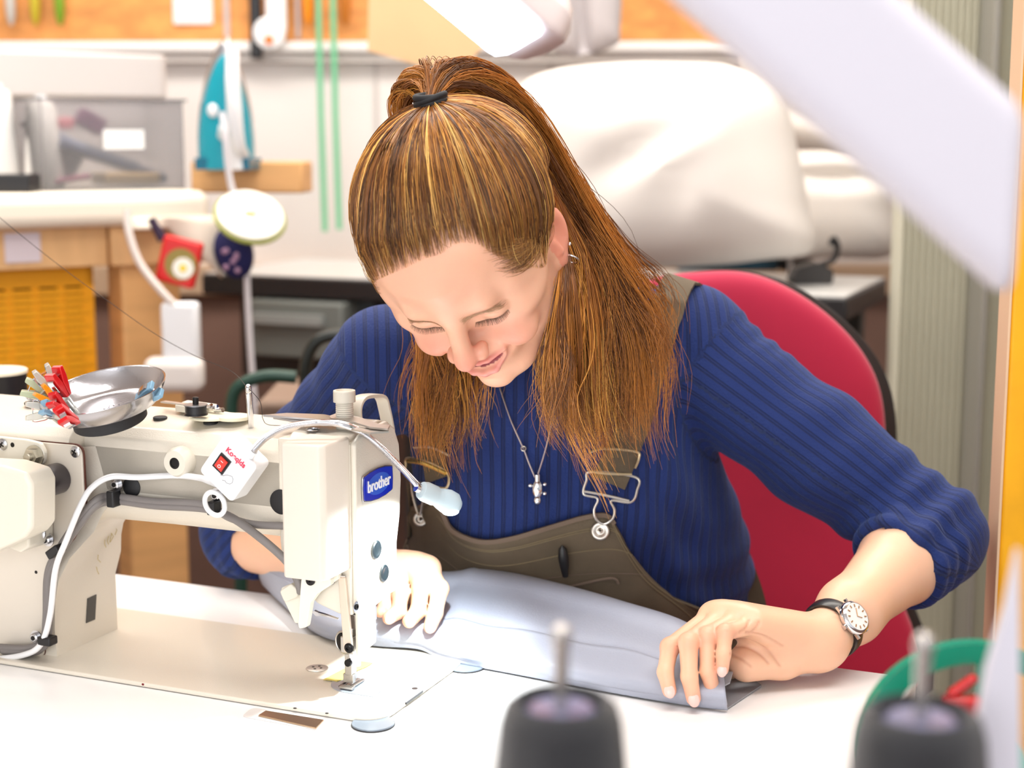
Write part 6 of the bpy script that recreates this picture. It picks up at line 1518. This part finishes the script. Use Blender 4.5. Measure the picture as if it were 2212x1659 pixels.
for p in pts:
    n_ = (p-ctr); n_ -= ax_w*(n_@ax_w); n_ /= np.linalg.norm(n_)
    for a, b in ((-.0068, .0), (.0068, 0), (.0068, .0018), (.0040, .0028), (-.0040, .0028), (-.0068, .0018)): Vw.append(p+ax_w*a+n_*b)
nw = len(pts); Fw = [(i*6+q, i*6+(q+1) % 6, ((i+1) % nw)*6+(q+1) % 6, ((i+1) % nw)*6+q) for i in range(nw) for q in range(6)]
wa = obj('watch', fixn((Vw, Fw)), BKL, P_, 'wrist watch with silver case and black leather strap', world=True)
pf = pts[0]; 
obj('watch_case', lathe([(.0122, -.0015), (.0150, .0), (.0156, .003), (.0146, .0052), (.0130, .0062), (.0128, .0056), (.0002, .0056)], e1, pf+e1*.0012, 48, caps=False), CHROME, wa, world=True)
dl_ = obj('watch_dial', lathe([(.0127, 0), (.0127, .0004)], e1, pf+e1*.0068, 40), mat('watch_dial', (246, 240, 236), .3, coat=.6), wa, world=True)
GD = mat('gold_marks', (206, 160, 110), .3, .8)
for k in range(12):
    a = 2*PI*k/12; d_ = e2*math.cos(a)+ax_w*math.sin(a); s_ = np.cross(e1, d_); c_ = pf+e1*.0075
    V = [c_+d_*.0086-s_*.0005, c_+d_*.0112-s_*.0005, c_+d_*.0112+s_*.0005, c_+d_*.0086+s_*.0005]; V += [p+e1*.0003 for p in V]
    obj('hour_mark', (V, [(0, 1, 2, 3), (4, 7, 6, 5), (0, 4, 5, 1), (1, 5, 6, 2), (2, 6, 7, 3), (3, 7, 4, 0)]), GD, wa, world=True)
for a, L_ in ((.8, .0055), (2.5, .0075)):
    d_ = e2*math.cos(a)+ax_w*math.sin(a); obj('watch_hand', cyl(pf+e1*.0078, pf+e1*.0078+d_*L_, .00035, 6), GD, wa, world=True)
for s1 in (-1, 1):
    for s2 in (-1, 1): obj('lug', box(pf+e1*.0005+ax_w*s1*.0074+e2*s2*.0138, (.0022, .0026, .0062), R=np.stack([ax_w, e1, e2], 1)), CHROME, wa, world=True)
obj('crown', cyl(pf+e1*.003-ax_w*.0150, pf+e1*.003-ax_w*.0184, .0022, 14), CHROME, wa, world=True)
# ================================================================ grey blue cloth being sewn
FAB = mat('blue_grey_nylon', (166, 170, 186), .42, bump=.2, bscale=500, var=.03, vscale=14, sheen=.1)
rows = [
 [(568, 1262, .754), (645, 1335, .7535), (705, 1376, .757), (800, 1392, .757), (905, 1402, .757), (960, 1426, .7525), (1100, 1452, .7522), (1300, 1491, .7522), (1480, 1521, .7522), (1572, 1532, .7522)],
 [(562, 1245, .765), (640, 1315, .765), (702, 1358, .767), (810, 1372, .768), (905, 1378, .767), (975, 1398, .764), (1105, 1425, .764), (1305, 1462, .764), (1480, 1495, .764), (1568, 1508, .764)],
 [(560, 1225, .780), (650, 1280, .780), (720, 1322, .776), (825, 1342, .777), (930, 1346, .777), (1000, 1352, .776), (1125, 1374, .776), (1305, 1408, .776), (1450, 1440, .775), (1563, 1466, .774)],
 [(560, 1212, .790), (650, 1245, .790), (730, 1290, .782), (835, 1310, .782), (945, 1318, .782), (1010, 1322, .784), (1140, 1346, .784), (1310, 1378, .784), (1445, 1412, .782), (1561, 1452, .775)],
 [(562, 1200, .798), (655, 1210, .800), (742, 1250, .790), (842, 1270, .790), (955, 1276, .790), (1025, 1276, .793), (1160, 1302, .792), (1320, 1340, .790), (1455, 1380, .786), (1575, 1440, .770)],
 [(566, 1190, .800), (660, 1185, .805), (760, 1215, .800), (860, 1236, .798), (965, 1240, .800), (1050, 1233, .804), (1190, 1262, .801), (1335, 1302, .797), (1480, 1350, .790), (1600, 1440, .762)],
 [(590, 1184, .780), (680, 1184, .780), (780, 1212, .775), (880, 1232, .772), (975, 1240, .772), (1060, 1236, .772), (1200, 1263, .770), (1345, 1303, .766), (1490, 1352, .764), (1620, 1440, .756)]]
gr = []
for r in rows: gr.append(smoothpath([atZ(*p) for p in r], 7))
gr = np.array(gr); nC = gr.shape[1]
full = np.array([smoothpath(gr[:, i], 6) for i in range(nC)])            # columns x rows
NR = full.shape[1]
for i in range(nC):
    for j in range(NR):
        u_, t = i/(nC-1), j/(NR-1)
        full[i, j, 2] += .0016*math.sin(u_*46+t*5)*math.exp(-((t-.45)/.25)**2)*(u_ > .4)+.0025*math.exp(-((u_-.50-.02*t)/.012)**2)*max(0, t-.5)*2
Fc = [(i*NR+j, (i+1)*NR+j, (i+1)*NR+j+1, i*NR+j+1) for i in range(nC-1) for j in range(NR-1)]
fb = obj('sewn_cloth', (full.reshape(-1, 3).tolist(), Fc), FAB, label='blue grey nylon cloth folded double on the table and held by both hands', cat='cloth', sharp=0); thick(fb, .0014, 1)
bnd = np.array([[full[i, j]+np.array([0, -.0006, .0022]) for j in range(2, int(NR*.40))] for i in range(nC)]); nb2 = bnd.shape[1]
Fb2 = [(i*nb2+j, (i+1)*nb2+j, (i+1)*nb2+j+1, i*nb2+j+1) for i in range(nC-1) for j in range(nb2-1)]
thick(obj('folded_hem', (bnd.reshape(-1, 3).tolist(), Fb2), FAB, fb, sharp=0), .0016, 1)
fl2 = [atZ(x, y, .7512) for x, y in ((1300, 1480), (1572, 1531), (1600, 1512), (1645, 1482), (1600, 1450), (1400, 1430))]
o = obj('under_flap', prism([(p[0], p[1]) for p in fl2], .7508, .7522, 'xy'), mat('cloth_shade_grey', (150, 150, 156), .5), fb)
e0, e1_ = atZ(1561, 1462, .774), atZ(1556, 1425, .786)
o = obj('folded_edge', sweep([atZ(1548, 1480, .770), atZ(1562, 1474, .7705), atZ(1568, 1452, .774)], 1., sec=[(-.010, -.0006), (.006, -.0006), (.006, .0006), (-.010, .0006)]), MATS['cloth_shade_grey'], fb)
# ================================================================ hair
cap = bigobj('hair_cap', hw(capV), capF, HM, P_, cols=capC)
V, Fc, C = strands(hw(np.array(strs).reshape(-1, 3)).reshape(-1, 15, 3), np.array(rads), np.array(cols)); hair = bigobj('hair', V, Fc, HM, P_, 'brown blonde hair drawn up into a ponytail', cols=C)
rg = np.random.default_rng(5)
TW = hw(TIE+(TIE-CH)/np.linalg.norm(TIE-CH)*.004)
HB = [], [], []
def bundle(gs, n, w, r0=.00034, K=22, wts=None, clump=18, fly=.0, tip=.25, tint=1., shrink=None):
    """gs: list of guide curves (each list of points); strands interpolate between guides, gather into locks, taper at the tip"""
    G_ = [resamp(smoothpath(g, 8), K) for g in gs]; G_ = np.array(G_); m = len(G_)
    lk = rg.uniform(0, m-1, clump) if m > 1 else np.zeros(clump); lo = rg.normal(0, 1, (clump, 3)); lc = hcol(clump, wts or (.08, .28, .38, .16, .03, .07), rg)*WARM*tint; lp = rg.uniform(0, 6.28, clump); ll = rg.uniform(.82, 1., clump); lw = rg.normal(0, 1, (clump, 3))
    ts = np.linspace(0, 1, K)
    for i in range(n):
        c = rg.integers(clump); s = np.clip(lk[c]+rg.normal(0, .06*m), 0, m-1); a = min(int(s), m-2) if m > 1 else 0; f = s-a if m > 1 else 0
        base = G_[a]*(1-f)+(G_[a+1]*f if m > 1 else 0)
        wt = np.interp(ts, np.linspace(0, 1, len(w)), w)
        L_ = ll[c]*rg.uniform(1-tip, 1.); b2 = resamp_frac(base, L_, K)
        off = lo[c]*wt[:, None]*.8+rg.normal(0, 1, 3)*wt[:, None]*.22*(1-.5*ts[:, None])
        wav = lw[c]*(np.sin(ts*8.5+lp[c])*wt*.55*ts)[:, None]
        p = b2+off+wav
        if fly and rg.random() < fly: p = p+rg.normal(0, .010, 3)*(ts**2)[:, None]+rg.normal(0, .004, 3)*(np.sin(ts*PI))[:, None]
        HB[0].append(p); HB[1].append(np.interp(ts, [0, .6, 1], [r0, r0, r0*.3])); HB[2].append(lc[c]*rg.uniform(.7, 1.3))
def resamp(p, K):
    s = np.concatenate([[0], np.cumsum(np.linalg.norm(np.diff(p, axis=0), axis=1))]); t = np.linspace(0, s[-1], K); return np.stack([np.interp(t, s, p[:, i]) for i in range(3)], 1)
def resamp_frac(p, fr, K):
    t = np.linspace(0, (len(p)-1)*fr, K); return np.stack([np.interp(t, range(len(p)), p[:, i]) for i in range(3)], 1)
T0 = TW; WARM = np.array([1.12, .92, .62])
def g(*pts): return [T0*1.0]+[Pp(*p) for p in pts]
# ponytail rising out of the tie: main arc to the right and down over the shoulder
bundle([g((960, 178, 1.352), (1010, 172, 1.365), (1080, 220, 1.385), (1150, 330, 1.41), (1220, 460, 1.43), (1280, 590, 1.43), (1330, 740, 1.42), (1350, 870, 1.41), (1370, 960, 1.41)),
        g((950, 168, 1.350), (1020, 160, 1.360), (1105, 215, 1.38), (1180, 330, 1.40), (1255, 470, 1.42), (1330, 600, 1.43), (1385, 740, 1.43), (1400, 850, 1.43), (1425, 935, 1.43)),
        g((965, 185, 1.36), (1005, 182, 1.375), (1070, 245, 1.40), (1130, 350, 1.42), (1195, 480, 1.43), (1245, 600, 1.42), (1280, 760, 1.40), (1285, 900, 1.39), (1290, 1010, 1.39))], 1700, (.0025, .008, .010, .012, .015, .017, .015), clump=60, fly=.12)
# left loop of the ponytail, falling behind the head
bundle([g((925, 185, 1.352), (895, 175, 1.36), (872, 195, 1.37), (866, 235, 1.385), (885, 262, 1.40), (930, 300, 1.43)),
        g((930, 178, 1.350), (905, 165, 1.36), (880, 180, 1.37), (880, 225, 1.39), (905, 262, 1.41), (950, 310, 1.43))], 420, (.002, .006, .007, .007, .006), clump=24, tip=.05)
bundle([g((925, 178, 1.350), (915, 166, 1.358), (910, 172, 1.375), (935, 230, 1.41), (960, 320, 1.44)), g((948, 172, 1.350), (975, 155, 1.36), (1010, 165, 1.38), (1050, 250, 1.41), (1080, 350, 1.44))], 520, (.002, .006, .008, .010), clump=40, tip=.05, wts=(.1, .32, .40, .08, 0, .1))
# loose back hair: behind the ear on her left side, forward over the chest
ea_ = hw(np.array([-.066, -.045, .0])); na = hw(np.array([-.045, -.085, -.01])); nb_ = hw(np.array([.045, -.085, -.01])); eb_ = hw(np.array([.066, -.045, .0]))
def gb(s_, *pts): return [s_]+[Pp(*p) for p in pts]
bundle([gb(ea_, (1222, 560, 1.365), (1222, 640, 1.355), (1220, 720, 1.37), (1218, 800, 1.395), (1225, 880, 1.40), (1240, 960, 1.40), (1255, 1060, 1.40)),
        gb(ea_, (1240, 580, 1.385), (1260, 680, 1.395), (1262, 780, 1.40), (1265, 880, 1.40), (1290, 960, 1.40), (1320, 1040, 1.40)),
        gb(na, (1260, 560, 1.42), (1310, 660, 1.42), (1330, 760, 1.42), (1335, 860, 1.42), (1350, 930, 1.42), (1375, 1000, 1.42)),
        gb(na, (1290, 560, 1.45), (1370, 640, 1.46), (1395, 740, 1.45), (1390, 830, 1.45), (1400, 890, 1.44), (1435, 940, 1.44))], 2600, (.003, .007, .011, .013, .014, .015, .013), clump=90, fly=.15)
bundle([[hw(np.array([-.070, .004, -.030])), Pp(1216, 620, 1.335), Pp(1212, 670, 1.328), Pp(1208, 740, 1.335), Pp(1202, 810, 1.36), Pp(1205, 900, 1.385), Pp(1250, 990, 1.39)],
        [hw(np.array([-.068, -.020, -.034])), Pp(1226, 620, 1.345), Pp(1222, 700, 1.345), Pp(1218, 790, 1.36), Pp(1220, 880, 1.385), Pp(1262, 960, 1.39)]], 700, (.002, .004, .006, .008, .010, .010), clump=30, fly=.2)
# curl standing off to the right
bundle([gb(Pp(1230, 470, 1.42), (1270, 500, 1.42), (1310, 540, 1.42), (1332, 590, 1.42), (1330, 640, 1.42), (1322, 680, 1.42))], 46, (.003, .004, .003, .0012), clump=5, tip=.3)
# her right side: seen left of the chin
bundle([gb(eb_, (930, 720, 1.42), (925, 790, 1.42), (915, 860, 1.42), (905, 930, 1.42), (890, 990, 1.42)),
        gb(eb_, (955, 740, 1.42), (945, 820, 1.42), (940, 900, 1.42), (935, 980, 1.41), (950, 1040, 1.41)),
        gb(nb_, (980, 760, 1.44), (975, 830, 1.43), (985, 900, 1.43), (985, 980, 1.42), (1010, 1040, 1.42)),
        gb(nb_, (1000, 780, 1.45), (1010, 840, 1.45), (1030, 890, 1.44), (1060, 920, 1.44))], 1500, (.004, .008, .011, .012, .013, .010), clump=60, fly=.15)
bundle([gb(na, (1180, 560, 1.45), (1190, 640, 1.45), (1200, 720, 1.44)), gb(nb_, (1000, 700, 1.47), (1000, 780, 1.46))], 500, (.006, .012, .014), clump=20)
V, Fc, C = strands(np.array(HB[0]), np.array(HB[1]), np.array(HB[2])); pony = bigobj('ponytail', V, Fc, HM, P_, 'long loose hair and ponytail in warm brown', cols=C)
# black hair tie
tn = (TW-hw(CH)); tn /= np.linalg.norm(tn); BT_ = mat('black_elastic', (24, 24, 28), .7, bump=.2)
obj('hair_tie', join(torus(TW+tn*.001, tn, .0115, .0035, 36, 10), torus(TW+tn*.0055, tn+np.array([.15, 0, .1]), .0115, .0032, 36, 10), torus(TW+tn*.0035, tn+np.array([-.2, .1, .1]), .0125, .0028, 36, 10)), BT_, P_, 'black elastic hair tie', world=True)
# ---------------------------------------------------------------- camera
cd = bpy.data.cameras.new('camera'); cam = bpy.data.objects.new('camera', cd); COL.objects.link(cam)
cam.location = CAM; cam.rotation_euler = (PI/2-PITCH, 0, 0)
cd.sensor_width = 36; cd.lens = F/2212*36; cd.clip_start = .05; cd.clip_end = 50
SC.camera = cam
v = SC.view_settings; SC.display_settings.display_device = 'sRGB'; v.view_transform = 'Standard'; v.look = 'None'; v.gamma = 1; v.use_curve_mapping = False
# ================================================================ light
w = bpy.data.worlds.new('world'); SC.world = w; w.use_nodes = True
bgn = w.node_tree.nodes['Background']; bgn.inputs[0].default_value = (.93, .95, 1, 1); bgn.inputs[1].default_value = .8
def area(n, loc, tgt, sx, sy, p, col=(1, 1, 1)):
    l = bpy.data.lights.new(n, 'AREA'); l.energy = p; l.shape = 'RECTANGLE'; l.size = sx; l.size_y = sy; l.color = col
    o = bpy.data.objects.new(n, l); COL.objects.link(o); o.location = loc
    o.rotation_euler = (Vector(tgt)-Vector(loc)).to_track_quat('-Z', 'Y').to_euler(); return o
area('ceiling_light_front', (.2, .75, 2.7), (.2, .75, 0), 2.0, .7, 28, (1, .97, .93))
area('ceiling_light_back', (-.2, 2.5, 2.7), (-.2, 2.5, 0), 3.2, .8, 62, (1, .95, .88))
area('front_fill', (-.6, -2.3, 1.7), (0, 1.5, .9), 2.6, 1.6, 42, (.96, .98, 1))  # soft fill added behind the camera, no window modelled there
sp = bpy.data.lights.new('led_spot', 'SPOT'); sp.energy = 3.0; sp.spot_size = math.radians(150); sp.spot_blend = .6; sp.shadow_soft_size = .004; sp.color = (.86, .97, 1)
so = bpy.data.objects.new('led_spot', sp); COL.objects.link(so); LEDP = globals().get("LEDP", np.array([0, 1.3, .9])); so.location = LEDP+np.array([-.002, 0, -.0125])
so.rotation_euler = (Vector(mw(np.array([-.07, .07, .0])))-Vector(so.location)).to_track_quat('-Z', 'Y').to_euler()
SC.view_settings.exposure = .30
cd.dof.use_dof = True; cd.dof.focus_distance = 1.36; cd.dof.aperture_fstop = 4.5
SC.cycles.use_denoising = True; SC.cycles.use_adaptive_sampling = True; SC.cycles.adaptive_threshold = .025
SC.cycles.max_bounces = 7; SC.cycles.diffuse_bounces = 3; SC.cycles.glossy_bounces = 3; SC.cycles.transmission_bounces = 6; SC.cycles.transparent_max_bounces = 6; SC.cycles.caustics_reflective = False; SC.cycles.caustics_refractive = False
